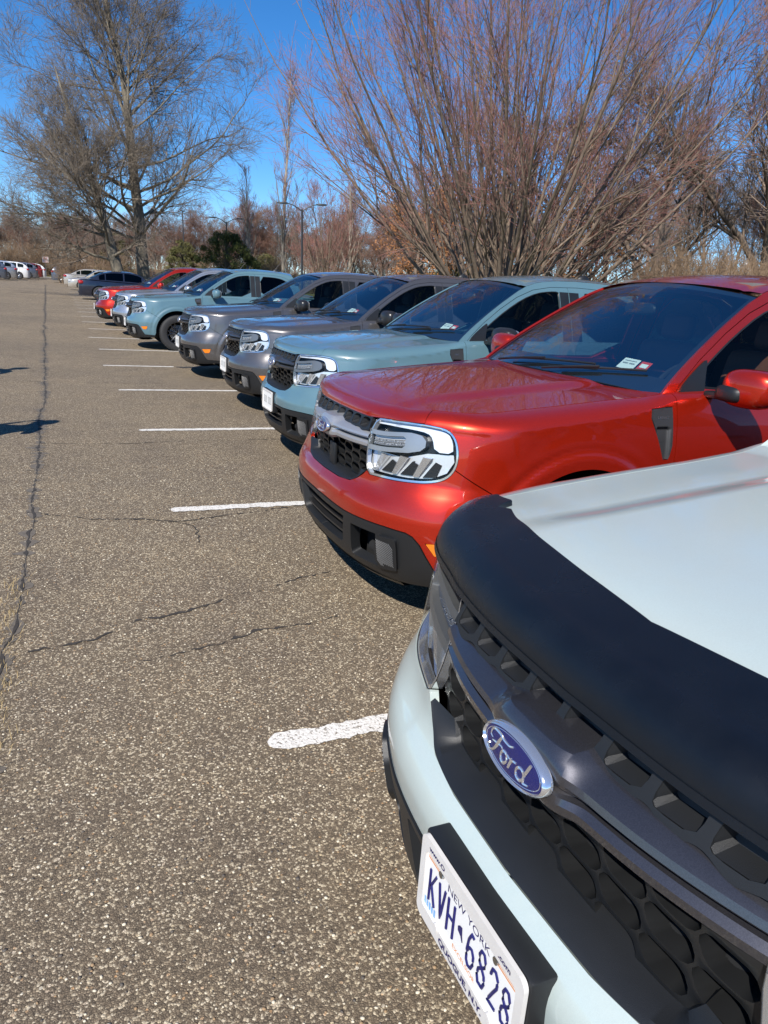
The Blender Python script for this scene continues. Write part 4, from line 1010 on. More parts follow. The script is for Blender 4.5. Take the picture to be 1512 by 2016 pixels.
def make_plate(root, kind):
    bx, zc = -.012, .508
    if kind == 'full': bx = -.030
    plate = empty('license_plate', (0, 0, 0), 0, root)
    m = MB(); dpt = .05
    m.box((bx+.004+dpt/2, 0, zc-.002), (dpt, .335, .178), bev=.006); m.obj('plate_bracket', 'plastic', plate)
    def rr(w, h, r, n=6):
        o = []
        for cx_, cz_, a0 in ((w/2-r, h/2-r, 0), (-w/2+r, h/2-r, 90), (-w/2+r, -h/2+r, 180), (w/2-r, -h/2+r, 270)):
            o += [(cx_+r*math.cos(R_(a0+90*i/n)), cz_+r*math.sin(R_(a0+90*i/n))) for i in range(n+1)]
        return np.array(o)
    def flat(poly, x0, th, name, mt, hole=None):
        n = len(poly); f3 = lambda p, x: np.stack([np.full(len(p), x), -p[:, 0], zc+p[:, 1]], -1)
        g = MB()
        if hole is None: g.add(np.r_[f3(poly, x0), f3(poly, x0+th)], [list(range(n))]+[[i, n+i, n+(i+1) % n, (i+1) % n] for i in range(n)])
        else: g.add(np.r_[f3(poly, x0+th), f3(poly, x0), f3(hole, x0), f3(hole, x0+th)], [[k*n+i, (k+1)*n+i, (k+1)*n+(i+1) % n, k*n+(i+1) % n] for k in range(3) for i in range(n)])
        return g.obj(name, mt, plate, smooth=False)
    flat(rr(.304, .154, .012), bx, .0035, 'plate_face', 'plate_white')
    flat(rr(.326, .172, .016), bx-.005, .008, 'plate_frame', 'frame_white' if kind == 'full' else 'plastic_gloss' if kind == 'dark' else 'frame_white', rr(.290, .118, .010) if kind == 'full' else rr(.296, .146, .010))
    xf = bx-.0008; xr = bx-.0058
    def put_text(body, size, y, z, mt, x=xf, sx=1.0, bold=0.0):
        v, f = text_mesh(body, size, sx=sx, bold=bold); p = np.stack([np.full(len(v), x), -(v[:, 0]+y), zc+z+v[:, 1]], -1)
        me = bpy.data.meshes.new('plate_lettering'); me.from_pydata(p.tolist(), [], [q[::-1] for q in f]); link_mesh('plate_lettering', me, mt, plate)
    def strokes(txt, cells, w, h, z0, rad, mt):
        for ch, c in zip(txt, cells):
            g = MB()
            for st in GLY[ch]:
                p = np.array(densify(st, .2, False)); pts = np.stack([np.full(len(p), xf+.0004), -(c+(p[:, 0]-.5)*w), zc+z0+(p[:, 1]-.5)*h], -1)
                g.tube(pts, rad, 6)
            g.obj('plate_character', mt, plate)
    if kind == 'full':
        strokes('KVH6828', (-.118, -.084, -.050, .018, .053, .088, .122), .021, .066, -.004, .0030, 'ink_navy')
        # state outline used as the dash
        sil = np.array([(-.010, .004), (-.004, .010), (.004, .012), (.006, -.004), (.009, -.014), (.006, -.016), (.001, -.008), (-.009, -.004)]); g = MB()
        g.add(np.stack([np.full(8, xf), -(sil[:, 0]-.016), zc+sil[:, 1]], -1), [list(range(8))]); g.obj('plate_emblem', 'ink_navy', plate)
        put_text('NEW YORK', .021, 0, .043, 'ink_navy', sx=1.25)
        put_text('EXCELSIOR', .013, 0, -.049, 'ink_orange', sx=1.15)
        g = MB(); fl = lambda y0, y1, z0, z1, x=xf: g.add(np.array([(x, -y0, zc+z0), (x, -y1, zc+z0), (x, -y1, zc+z1), (x, -y0, zc+z1)]), [(3, 2, 1, 0)])
        for a, b in ((-.142, -.085), (.085, .142)): fl(a, b, .045, .0475); fl(a, b, .0495, .0505)
        tag(g.obj('plate_stripe', 'ink_orange', plate, smooth=False), kind='stuff')
        g = MB()
        for i in range(5): g.add(np.array([(xf, .143-i*.009, zc-.056), (xf, .143-i*.009-.006, zc-.056), (xf, .143-i*.009-.006, zc-.040-.002*(i % 2)), (xf, .143-i*.009, zc-.040-.002*(i % 2))]), [(3, 2, 1, 0)])
        tag(g.obj('plate_picture', 'ink_sky', plate, smooth=False), kind='stuff')
        put_text('QUOGUE, N.Y.', .0165, 0, -.0725, 'ink_navy', xr, 1.35, .0006)
        put_text('www.O', .013, -.105, .0715, 'ink_navy', xr, 1.35, .0004); put_text('.com', .013, .112, .0715, 'ink_navy', xr, 1.35, .0004)
        for y, z in ((-.089, .052), (.089, .052)):
            g = MB(); g.lathe([(.0005, bx-.006), (.0065, bx-.0055), (.0065, bx)], 10, 'X', (0, y, zc+z)); g.obj('plate_screw', 'screw', plate)
        for y in (-.089, .089):
            g = MB(); g.lathe([(.0005, bx-.0062), (.009, bx-.0060), (.010, bx)], 12, 'X', (0, y, zc-.064)); g.obj('plate_cap', 'frame_white', plate)
    else:
        # far plates: two rows of dark figures too small to read
        g = MB()
        for i in range(7):
            if i == 3: continue
            y = -.105+i*.035; g.add(np.array([(xf, -y+.009, zc-.03), (xf, -y-.009, zc-.03), (xf, -y-.009, zc+.03), (xf, -y+.009, zc+.03)]), [(3, 2, 1, 0)])
            g.add(np.array([(xf-.0004, -y+.004, zc-.022), (xf-.0004, -y-.004, zc-.022), (xf-.0004, -y-.004, zc+.022), (xf-.0004, -y+.004, zc+.022)]), [(3, 2, 1, 0)], mi=1)
        tag(g.obj('plate_number', ['ink_grey', 'plate_white'], plate, smooth=False), kind='stuff')
def make_deflector(root):
    """dark plastic guard clipped round the front edge of the hood"""
    s1 = .99; sn = .772
    a = np.linspace(-s1, s1, 161); aa = np.abs(a); zf, zt, de = tops(aa)
    back = .074+.02*np.sin(np.clip(aa/sn, 0, 1)*PI)-.030*sstep(aa, sn-.014, sn+.010)+.02*sstep(aa, sn+.01, .95)-.055*sstep(aa, .93, .99)
    def at_h(ins, dz):
        x, y, nx, ny = plan(aa); d = de+ins; px, py = x-nx*d, y-ny*d
        return np.stack([px, -py*np.where(a < 0, -1, 1), Hz(px, py)+dz], -1)
    end = sstep(aa, .88, .99); lowv = zf-.014+.008*end
    on = lambda v, off, k=0.0: S1(a, v, off*math.cos(k))+np.multiply.outer(off*math.sin(k)*np.ones_like(a), np.array([0, 0, 1.0]))
    rows = [on(lowv+.006, .004), on(lowv, .010), on(lowv, .016-.006*end), on(lowv+.012, .017-.006*end), on(zf-.004, .015-.004*end)]
    rows += [on(zf+.1*t, .015-.003*end, R_(76)*t) for t in (.12, .28, .45, .62, .8, .92)]
    rows += [at_h(back*t, .014) for t in (0, .12, .25, .4, .55, .7, .82, .92, .97)]+[at_h(back, .011), at_h(back+.001, .0005)]
    m = MB(); m.grid(np.stack(rows, 0)); o = m.obj('hood_deflector', 'deflector', root, angle=50)
    return o
ROW = 'pickup trucks parked in a row'
TRUCKS = [
 ((.58, .785, 0), 0.0, 'pale grey-green pickup with dark hood deflector and full white licence plate', dict(paint='paint_pale', bar='bar_dark', mirror='plastic', plate='full', deflector=True, fold=True, skip=('sensor_pad',))),
 ((1.165, 3.46, 0), 0.0, 'bright red pickup with no front plate, parked beside the pale pickup', dict(paint='paint_red', bar='bar_satin', lampbar='bar_satin', seat='seat_tan', vent_text='LARIAT', rim='alloy')),
 ((1.66, 6.36, 0), 0.0, 'grey-blue pickup with black mirrors and plated bumper, between the red and a dark grey pickup', dict(paint='paint_blue', bar='bar_black', mirror='plastic_gloss', plate='std', vent_text='XLT', skip=('sensor_pad',))),
 ((1.82, 9.15, 0), 0.0, 'dark grey pickup parked right behind the black-mirrored blue pickup', dict(paint='paint_grey', bar='bar_black', mirror='plastic_gloss', plate='std', skip=('sensor_pad',))),
 ((1.70, 12.2, 0), 0.0, 'dark grey pickup next to the empty parking space', dict(paint='paint_grey', bar='bar_black', mirror='plastic_gloss', plate='std', skip=('sensor_pad',))),
 ((1.26, 16.75, 0), 0.0, 'grey-blue pickup with body-coloured mirrors and front wheel in full view', dict(paint='paint_blue', bar='bar_black', plate='std', vent_text='LARIAT', skip=('sensor_pad',))),
 ((1.19, 20.0, 0), 0.0, 'silver pickup between the far blue pickup and the far red pickup', dict(paint='paint_silver', bar='bar_black', plate='std', skip=('sensor_pad',))),
 ((.93, 23.2, 0), 0.0, 'red pickup with white front plate, last of the row before the dark sedan', dict(paint='paint_red', bar='bar_black', plate='std', skip=('sensor_pad',))),
]
for loc, rz, lab, opt in TRUCKS: make_truck(loc, rz, lab, opt)
# ================================================================== TREES
def bark(name, a, c, sc=6.0, rough=.9):
    m = mat(name, a, rough); nt, b = nodes_of(m); L = nt.links; N = nt.nodes.new
    tc = N('ShaderNodeTexCoord'); mp = N('ShaderNodeMapping'); mp.inputs['Scale'].default_value = (1, 1, .22); L.new(tc.outputs['Object'], mp.inputs[0])
    n = N('ShaderNodeTexNoise'); n.inputs['Scale'].default_value = sc; n.inputs['Detail'].default_value = 7; n.inputs['Roughness'].default_value = .7; L.new(mp.outputs[0], n.inputs['Vector'])
    x = N('ShaderNodeMix'); x.data_type = 'RGBA'; x.inputs[6].default_value = (*a, 1); x.inputs[7].default_value = (*c, 1)
    r = N('ShaderNodeMapRange'); r.inputs[1].default_value = .3; r.inputs[2].default_value = .7; L.new(n.outputs['Fac'], r.inputs[0]); L.new(r.outputs[0], x.inputs[0]); L.new(x.outputs[2], b.inputs['Base Color'])
    bp = N('ShaderNodeBump'); bp.inputs['Strength'].default_value = .8; bp.inputs['Distance'].default_value = .02; L.new(n.outputs['Fac'], bp.inputs['Height']); L.new(bp.outputs[0], b.inputs['Normal'])
bark('bark_oak', (.10, .085, .062), (.26, .225, .165))
bark('bark_twig', (0.119, 0.098, 0.075), (0.237, 0.194, 0.150), 3)
bark('bark_zelkova', (.10, .070, .050), (.27, .205, .15), 9)
bark('bark_redtwig', (0.235, 0.105, 0.085), (0.400, 0.190, 0.155), 3)
bark('bark_rust', (0.204, 0.102, 0.060), (0.324, 0.180, 0.120), 3)
bark('bark_pale', (.20, .17, .135), (.42, .37, .30), 8)
bark('bark_far', (0.150, 0.110, 0.083), (0.275, 0.206, 0.156), 2)
bark('bark_farred', (0.184, 0.098, 0.071), (0.276, 0.161, 0.115), 2)
bark('leaf_copper', (.26, .11, .04), (.42, .20, .08), 20)
bark('leaf_evergreen', (0.042, 0.063, 0.015), (0.128, 0.143, 0.033), 4)
bark('leaf_cedar', (0.063, 0.067, 0.020), (0.154, 0.140, 0.042), 4)
bark('brush', (0.176, 0.116, 0.068), (0.341, 0.237, 0.149), 3)
def rot_about(v, axis, ang):
    c, s = np.cos(ang)[:, None], np.sin(ang)[:, None]
    return v*c+np.cross(axis, v)*s+axis*(axis*v).sum(1)[:, None]*(1-c)
def unit(v): return v/(np.linalg.norm(v, axis=-1)[..., None]+1e-9)
def grow(rg, par, prad, n, tr, ang, ln, npts, rr, up=0.0, wig=.12, out=None, taper=.35, power=1.0, droop=0.0, keep=None):
    """children of every parent polyline: par [N,P,3], prad [N,P]; n per parent; tr range along the parent;
    ang mean, spread (deg); ln (length at the start, at the end of the range); rr child radius / parent radius there"""
    N_, P_ = par.shape[:2]; idx = np.repeat(np.arange(N_), n); M = len(idx)
    t = tr[0]+(tr[1]-tr[0])*rg.random(M)**power
    f = t*(P_-1); i = np.minimum(f.astype(int), P_-2); w = (f-i)[:, None]
    base = par[idx, i]*(1-w)+par[idx, i+1]*w; tan = unit(par[idx, i+1]-par[idx, i]); br = prad[idx, i]*(1-w[:, 0])+prad[idx, i+1]*w[:, 0]
    rnd = unit(rg.normal(0, 1, (M, 3))); ax = unit(np.cross(tan, rnd))
    d = rot_about(tan, ax, np.radians(rg.normal(ang[0], ang[1], M)))
    if out is not None:
        o = base-out; o[:, 2] *= .25; d = unit(d+.35*unit(o))
    d = unit(d+np.array([0, 0, up]))
    L = (ln[0]+(ln[1]-ln[0])*(t-tr[0])/(tr[1]-tr[0]+1e-9))*rg.uniform(.65, 1.25, M)
    pts = np.zeros((M, npts, 3)); pts[:, 0] = base; cur = d
    for k in range(1, npts):
        cur = unit(cur+wig*rg.normal(0, 1, (M, 3))+np.array([0, 0, up*.35-droop*k/npts]))
        pts[:, k] = pts[:, k-1]+cur*(L/(npts-1))[:, None]
    r0 = np.minimum(br*rr, br*.95); rad = r0[:, None]*(1-(1-taper)*np.linspace(0, 1, npts)[None])
    return pts, rad
def tubes(mb, pts, rad, k):
    """all polylines [M,P,3] of one level as k-sided tubes"""
    M, P_ = pts.shape[:2]
    if not M: return
    t = np.gradient(pts, axis=1); t = unit(t); ref = np.where(np.abs(t[..., 2:3]) < .85, np.array([0, 0, 1.0]), np.array([1.0, 0, 0]))
    a = unit(np.cross(t, ref)); b = np.cross(t, a); an = np.arange(k)*2*PI/k
    v = pts[:, :, None]+rad[:, :, None, None]*(np.cos(an)[None, None, :, None]*a[:, :, None]+np.sin(an)[None, None, :, None]*b[:, :, None])
    base = (np.arange(M)*P_*k)[:, None, None]; ii = np.arange(P_-1)[None, :, None]*k; jj = np.arange(k)[None, None, :]; j2 = (jj+1) % k
    q = np.stack([base+ii+jj, base+ii+j2, base+ii+k+j2, base+ii+k+jj], -1).reshape(-1, 4)
    mb.append((v.reshape(-1, 3), q))
def quads_mesh(name, chunks, mt):
    v = np.concatenate([c[0] for c in chunks]); k = 0; fs = []
    for c in chunks: fs.append(c[1]+k); k += len(c[0])
    f = np.concatenate(fs).astype(np.int32); me = bpy.data.meshes.new(name)
    me.vertices.add(len(v)); me.vertices.foreach_set('co', v.astype(np.float32).ravel())
    me.loops.add(f.size); me.loops.foreach_set('vertex_index', f.ravel()); me.polygons.add(len(f)); me.polygons.foreach_set('loop_start', np.arange(0, f.size, f.shape[1], dtype=np.int32))
    me.polygons.foreach_set('use_smooth', np.ones(len(f), bool)); me.materials.append(MATS[mt]); me.update(calc_edges=True); me.validate()
    return me
def poly(rg, base, d, L, npts, wig, up=0.0):
    p = [np.array(base, float)]; d = np.array(d, float); d /= np.linalg.norm(d)
    for k in range(npts-1):
        d = d+wig*rg.normal(0, 1, 3)+np.array([0, 0, up]); d /= np.linalg.norm(d); p.append(p[-1]+d*L/(npts-1))
    return np.array(p)
def assemble(name, loc, trunk, crown, tm, cm, label, group=None, twig=None, twm=None, rz=0.0, tilt=(0, 0)):
    root = empty(name, loc, rz); root.rotation_euler = (tilt[0], tilt[1], rz); tag(root, label, 'tree', group)
    link_mesh('trunk', quads_mesh('trunk', trunk, tm), None, root); link_mesh('crown', quads_mesh('crown', crown, cm), None, root)
    if twig: link_mesh('twigs', quads_mesh('twigs', twig, twm or cm), None, root)
    return root
LEAN = (0, R_(-1.6))          # true upright is a little off the square of the sloping lot
def oak(seed, loc, H, lean, label, spread=1.0, ntw=7, trunk_r=.42, low=.20, nl=(22, 20)):
    """broad bare oak: strong leader, long low horizontal limbs, fine upswept twigs"""
    rg = np.random.default_rng(seed); tr, cr, tw = [], [], []
    t0 = poly(rg, (0, 0, -.3), (lean[0], lean[1], 1), H*.97, 14, .035, .02); r0 = np.interp(np.linspace(0, 1, 14), [0, .03, .2, .6, 1], [trunk_r*1.35, trunk_r, trunk_r*.85, trunk_r*.42, .03])
    T, RT = t0[None], r0[None]; tubes(tr, T, RT, 12)
    a, ra = grow(rg, T, RT, nl[0], (low, .60), (66, 11), (H*.46*spread, H*.33*spread), 11, .30, .05, .11, taper=.16)
    b, rb = grow(rg, T, RT, nl[1], (.30, .94), (36, 9), (H*.40*spread, H*.13), 11, .42, .07, .09, taper=.16)
    A = np.concatenate([a, b]); RA = np.concatenate([ra, rb]); tubes(tr, A, RA, 7)
    c, rc = grow(rg, A, RA, 14, (.22, 1.0), (40, 12), (H*.17, H*.075), 7, .55, .04, .13, taper=.25); tubes(cr, c, rc, 5)
    d, rd = grow(rg, c, rc, 8, (.15, 1.0), (38, 12), (H*.075, H*.040), 5, .6, .06, .15, taper=.35); tubes(cr, d, np.maximum(rd, .0065), 3)
    e, re = grow(rg, d, rd, ntw, (.15, 1.0), (36, 14), (H*.042, H*.022), 3, .65, .08, .18, taper=.5); tubes(tw, e, np.maximum(re*.8, .0050), 3)
    return assemble('oak_tree', loc, tr, cr, 'bark_oak', 'bark_twig', label, None, tw, 'bark_twig', tilt=LEAN)
def vase(seed, loc, H, nst, label, name='zelkova_tree', W_=1.0, tm='bark_zelkova', cm='bark_zelkova', twm='bark_redtwig', dens=(9, 7, 6), group=None, r=.085, amax=58, twr=.0032):
    """many-stemmed vase: stems leave the ground together and fan out to a wide crown"""
    rg = np.random.default_rng(seed); n = nst
    az = np.arange(n)*2.399+rg.normal(0, .25, n); q = ((np.arange(n)+.5)/n)**.75; inc = np.radians(4+amax*q)
    L = H*(1.02-.16*q**2)*rg.uniform(.9, 1.06, n); P_ = 14; pts = np.zeros((n, P_, 3)); pts[:, 0] = np.stack([np.cos(az)*.30*q, np.sin(az)*.30*q, np.full(n, -.15)], -1)
    for k in range(1, P_):
        f = k/(P_-1); ii = inc*(.82+.25*f-.55*f*f*q)             # lean out, then sweep up again
        d = unit(np.stack([np.cos(az)*np.sin(ii)*W_, np.sin(az)*np.sin(ii)*W_, np.cos(ii)], -1)+.045*rg.normal(0, 1, (n, 3)))
        pts[:, k] = pts[:, k-1]+d*(L/(P_-1))[:, None]
    rad = (r*rg.uniform(.7, 1.25, n))[:, None]*np.interp(np.linspace(0, 1, P_), [0, .08, .5, 1], [1.25, 1, .5, .07])[None]
    tr, cr, tw = [], [], []; tubes(tr, pts, rad, 7)
    b, rb = grow(rg, pts, rad, dens[0], (.16, .97), (24, 8), (H*.34, H*.10), 8, .55, .05, .06, taper=.2); tubes(tr, b, rb, 5)
    c, rc = grow(rg, b, rb, dens[1], (.15, 1.0), (26, 9), (H*.13, H*.06), 6, .6, .05, .08, taper=.3); tubes(cr, c, np.maximum(rc, .004), 4)
    d, rd = grow(rg, c, rc, dens[2], (.15, 1.0), (30, 11), (H*.055, H*.032), 4, .6, .05, .10, taper=.5); tubes(tw, d, np.maximum(rd*.8, twr), 3)
    c2, rc2 = grow(rg, pts, rad, 5, (.3, 1.0), (32, 9), (H*.08, H*.05), 5, .25, .06, .1, taper=.4); tubes(cr, c2, np.maximum(rc2, .004), 3)
    d2, rd2 = grow(rg, c2, rc2, 5, (.2, 1.0), (32, 11), (H*.04, H*.025), 4, .6, .05, .10, taper=.5); tubes(tw, d2, np.maximum(rd2*.8, twr), 3)
    return assemble(name, loc, tr, cr, tm, cm, label, group, tw, twm, tilt=LEAN)
def columnar(seed, loc, H, label, rz=0, wd=1.0):
    rg = np.random.default_rng(seed); tr, cr, tw = [], [], []
    t0 = poly(rg, (0, 0, -.2), (0, 0, 1), H, 14, .012); r0 = np.interp(np.linspace(0, 1, 14), [0, .05, .5, 1], [.17, .14, .085, .012]); T, RT = t0[None], r0[None]; tubes(tr, T, RT, 8)
    b, rb = grow(rg, T, RT, 46, (.08, .93), (15, 4), (H*.30*wd, H*.10), 9, .42, .05, .035, taper=.2); tubes(cr, b, rb, 5)
    c, rc = grow(rg, b, rb, 7, (.2, 1), (20, 7), (H*.075, H*.045), 5, .55, .06, .06, taper=.35); tubes(cr, c, np.maximum(rc, .006), 3)
    d, rd = grow(rg, c, rc, 4, (.2, 1), (25, 9), (H*.032, H*.02), 3, .6, .05, .08, taper=.5); tubes(tw, d, np.maximum(rd, .0055), 3)
    return assemble('columnar_tree', loc, tr, cr, 'bark_pale', 'bark_pale', label, 'slim upright bare trees', tw, 'bark_redtwig', tilt=LEAN)
def plain_tree(seed, H, cm='bark_far', spread=.9, dens=(9, 6, 5), r=.16, forks=5):
    """background tree: short trunk that forks into rising limbs; returned as parts for sharing"""
    rg = np.random.default_rng(seed); tr, cr, tw = [], [], []
    t0 = poly(rg, (0, 0, -.3), (rg.normal(0, .06), rg.normal(0, .06), 1), H*.8, 10, .05); r0 = np.interp(np.linspace(0, 1, 10), [0, .06, .5, 1], [r*1.3, r, r*.6, .02]); T, RT = t0[None], r0[None]; tubes(tr, T, RT, 8)
    a, ra = grow(rg, T, RT, forks*2+4, (.22, .95), (42, 10), (H*.46*spread, H*.22), 8, .55, .09, .09, taper=.2); tubes(tr, a, ra, 5)
    b, rb = grow(rg, a, ra, dens[0], (.2, 1), (36, 10), (H*.17, H*.09), 6, .55, .08, .1, taper=.3); tubes(cr, b, np.maximum(rb, .010), 4)
    c, rc = grow(rg, b, rb, dens[1], (.2, 1), (35, 12), (H*.085, H*.05), 4, .6, .07, .12, taper=.45); tubes(cr, c, np.maximum(rc, .008), 3)
    d, rd = grow(rg, c, rc, dens[2], (.2, 1), (35, 12), (H*.05, H*.03), 3, .65, .05, .12, taper=.5); tubes(tw, d, np.maximum(rd, .0065), 3)
    return quads_mesh('trunk', tr, 'bark_far'), quads_mesh('crown', cr, cm), quads_mesh('twigs', tw, cm)
def place_shared(name, meshes, loc, sc, rz, label, group):
    root = empty(name, loc, rz); root.rotation_euler = (0, LEAN[1], rz); root.scale = (sc, sc, sc); tag(root, label, 'tree', group)
    for nm, me in zip(('trunk', 'crown', 'twigs'), meshes): link_mesh(nm, me, None, root)
    return root
def leaf_cloud(rg, centers, rad, n, size, flat=.5):
    """n small leaf quads spread through clumps"""
    k = len(centers); idx = rg.integers(0, k, n); u = unit(rg.normal(0, 1, (n, 3)))*(rg.random(n)**.5)[:, None]
    c = centers[idx]+u*rad[idx][:, None]*np.array([1, 1, .8]); a = unit(rg.normal(0, 1, (n, 3))); b = unit(np.cross(a, rg.normal(0, 1, (n, 3)))); s = size*rg.uniform(.6, 1.4, n)[:, None]
    v = np.stack([c-a*s, c+b*s*flat, c+a*s, c-b*s*flat], 1).reshape(-1, 3); return v, np.arange(n*4).reshape(-1, 4)
def evergreen(seed, loc, H, Wd, label, mt='leaf_evergreen', n=26000, cone=.55, leaf=.07):
    rg = np.random.default_rng(seed); tr = []
    t0 = poly(rg, (0, 0, -.2), (0, 0, 1), H*.9, 8, .02); tubes(tr, t0[None], np.linspace(.16, .03, 8)[None], 7)
    k = 130; h = rg.random(k)**.9*.96; rr = Wd*(1-h)**cone*rg.uniform(.35, 1.0, k)**.6; a = rg.uniform(0, 2*PI, k)
    C_ = np.stack([rr*np.cos(a), rr*np.sin(a), .25+h*H*.95], -1); R2 = rg.uniform(.22, .5, k)*Wd*.34
    # upswept sprays at the rim give a ragged outline
    lv = leaf_cloud(rg, C_, R2, n, leaf, .35)
    br = np.stack([np.stack([np.zeros(k), np.zeros(k), C_[:, 2]*.75], -1), C_*np.array([.5, .5, .92]), C_+unit(C_*np.array([1, 1, .2]))*.25], 1); tubes(tr, br, np.tile(np.array([.03, .02, .008]), (k, 1)), 4)
    root = empty('evergreen_tree', loc); tag(root, label, 'tree', None)
    link_mesh('trunk', quads_mesh('trunk', tr, 'bark_oak'), None, root); link_mesh('crown', quads_mesh('crown', [lv], mt), None, root)
    return root
def shrub(seed, H, n=70, mt='brush', spread=.6):
    rg = np.random.default_rng(seed); a = rg.uniform(0, 2*PI, n); inc = np.abs(rg.normal(0, .38, n)); P_ = 6; pts = np.zeros((n, P_, 3)); pts[:, 0] = np.stack([rg.normal(0, spread*.5, n), rg.normal(0, spread*.5, n), np.full(n, -.1)], -1)
    d = np.stack([np.cos(a)*np.sin(inc), np.sin(a)*np.sin(inc), np.cos(inc)], -1); L = H*rg.uniform(.6, 1.1, n)
    for k in range(1, P_):
        d = unit(d+.10*rg.normal(0, 1, (n, 3))); pts[:, k] = pts[:, k-1]+d*(L/(P_-1))[:, None]
    rad = np.tile(np.linspace(.014, .005, P_), (n, 1)); st = []; tubes(st, pts, rad, 3); tw = []
    b, rb = grow(rg, pts, rad, 8, (.2, 1), (35, 12), (H*.30, H*.15), 4, .6, .06, .12); tubes(tw, b, np.maximum(rb, .0045), 3)
    c, rc = grow(rg, b, rb, 5, (.2, 1), (38, 12), (H*.12, H*.07), 3, .7, .05, .12); tubes(tw, c, np.maximum(rc, .0038), 3)
    return quads_mesh('stem', st, mt), quads_mesh('branches', tw, mt)
def polar(u, R, dz=0.0):
    """u: bearing as x/|xy|, R: distance from the viewpoint"""
    x, y = u*R, math.sqrt(1-u*u)*R; return (x, y, float(terrain_z(x, y))+dz)
# ---- the big bare oaks beside the aisle
oak(11, (4.75, 47.5, 0), 21.0, (-.01, 0), 'tall bare oak with one straight thick trunk, beyond the dark sedan', 1.0, 6, .37, .17)
oak(23, (3.55, 45.0, 0), 12.5, (-.20, .05), 'leaning bare oak with a dark forked trunk beside the straight-trunked oak', 1.1, 5, .34, .14, (16, 10))
# ---- the broad many-stemmed tree behind the trucks
vase(5, (11.6, 18.7, .1), 12.2, 48, 'huge many-stemmed vase-shaped tree with reddish twigs behind the blue pickup', dens=(9, 7, 7), r=.066, amax=56, W_=.88)
# ---- slim upright trees
columnar(3, (16.0, 57.8, .25), 16.2, 'tallest slim upright bare tree, standing by the far street lamp')
columnar(8, (14.0, 60.5, .2), 9.5, 'shorter slim upright tree just beside the tallest one', wd=1.3)
columnar(9, (19.6, 52.5, .35), 9.0, 'slim pale-trunked upright tree between the vase-shaped trees', wd=1.25)
# ---- smaller vase-shaped trees
vase(31, (18.6, 54.0, .35), 8.6, 16, 'small vase-shaped reddish tree near the slim upright trees', dens=(6, 6, 5), r=.06, amax=30, group='small vase-shaped trees', twr=.006)
vase(32, (16.5, 49.0, .3), 7.4, 14, 'small vase-shaped tree half hidden behind the street lamp', dens=(6, 6, 5), r=.06, amax=32, group='small vase-shaped trees', twr=.006)
vase(33, (23.5, 40.0, .5), 8.5, 16, 'rusty vase-shaped tree behind the huge many-stemmed one', dens=(6, 6, 5), r=.06, amax=40, group='small vase-shaped trees', twm='bark_rust', twr=.005)
# ---- background wood
PROTO = [plain_tree(101, 11, 'bark_far'), plain_tree(102, 12, 'bark_farred', .8), plain_tree(103, 10, 'bark_far', 1.1), plain_tree(104, 11, 'bark_farred', .7, forks=7)]
lbls = ['bare grey-brown tree of the wood %s', 'bare reddish tree of the wood %s']
rgt = np.random.default_rng(77); cnt = 0
def wood(u0, u1, R0, R1, n, smin, smax, red, where):
    for i in range(n):
        u = u0+(u1-u0)*(i+rgt.uniform(.1, .9))/n; R = rgt.uniform(R0, R1); k = int(rgt.integers(0, 4)); k = (1 if k < 2 else 3) if rgt.random() < red else (0 if k < 2 else 2)
        place_shared('bare_tree', PROTO[k], polar(u, R), rgt.uniform(smin, smax), rgt.uniform(0, 6.28), lbls[k % 2] % where, 'bare %s trees %s' % ('reddish' if k % 2 else 'grey-brown', where))
wood(-.10, .06, 128, 165, 30, .75, 1.0, .35, 'at the end of the aisle')
wood(.04, .20, 85, 130, 26, .62, .85, .6, 'behind the two big oaks')
wood(.18, .40, 70, 115, 30, .62, .85, .6, 'behind the street lamps')
wood(.38, .62, 48, 85, 18, .60, .85, .55, 'behind the huge many-stemmed tree')
wood(.62, .86, 34, 60, 12, .70, .95, .35, 'behind the tan thicket')
wood(-.16, -.08, 100, 150, 8, .8, 1.1, .3, 'behind the far wagons')
# the crooked tree and the tall grey one at the right
for u, R, sc, lab, sd in ((.672, 27, .95, 'crooked grey tree with a forked trunk beyond the red pickup', 201), (.755, 29, 1.15, 'tall bare grey tree above the tan thicket', 202), (.79, 24, .95, 'pale-limbed bare tree beyond the thicket', 203)):
    place_shared('bare_tree', plain_tree(sd, 11, 'bark_far', 1.0, (9, 7, 6), .24), polar(u, R), sc, rgt.uniform(0, 6), lab, None)
# copper-leaved trees behind the huge one
def copper(seed, loc, H, label):
    rg = np.random.default_rng(seed); ms = plain_tree(seed, H, 'bark_rust', .9, (7, 5, 3), .14); root = place_shared('copper_leaved_tree', ms, loc, 1.0, 0, label, 'trees still holding copper leaves')
    k = 60; a = rg.uniform(0, 2*PI, k); rr = H*.30*rg.random(k)**.5; h = rg.uniform(.22, .85, k)*H; C_ = np.stack([rr*np.cos(a), rr*np.sin(a), h], -1)
    link_mesh('leaves', quads_mesh('leaves', [leaf_cloud(rg, C_, np.full(k, H*.07), 5200, .05, .6)], 'leaf_copper'), None, root)
copper(301, polar(.50, 33), 9.0, 'copper-leaved tree seen through the huge many-stemmed tree')
copper(302, polar(.60, 30), 8.5, 'copper-leaved tree right of the huge tree\'s stems')
copper(303, polar(.43, 38), 7.0, 'copper-leaved tree left of the huge tree\'s stems')
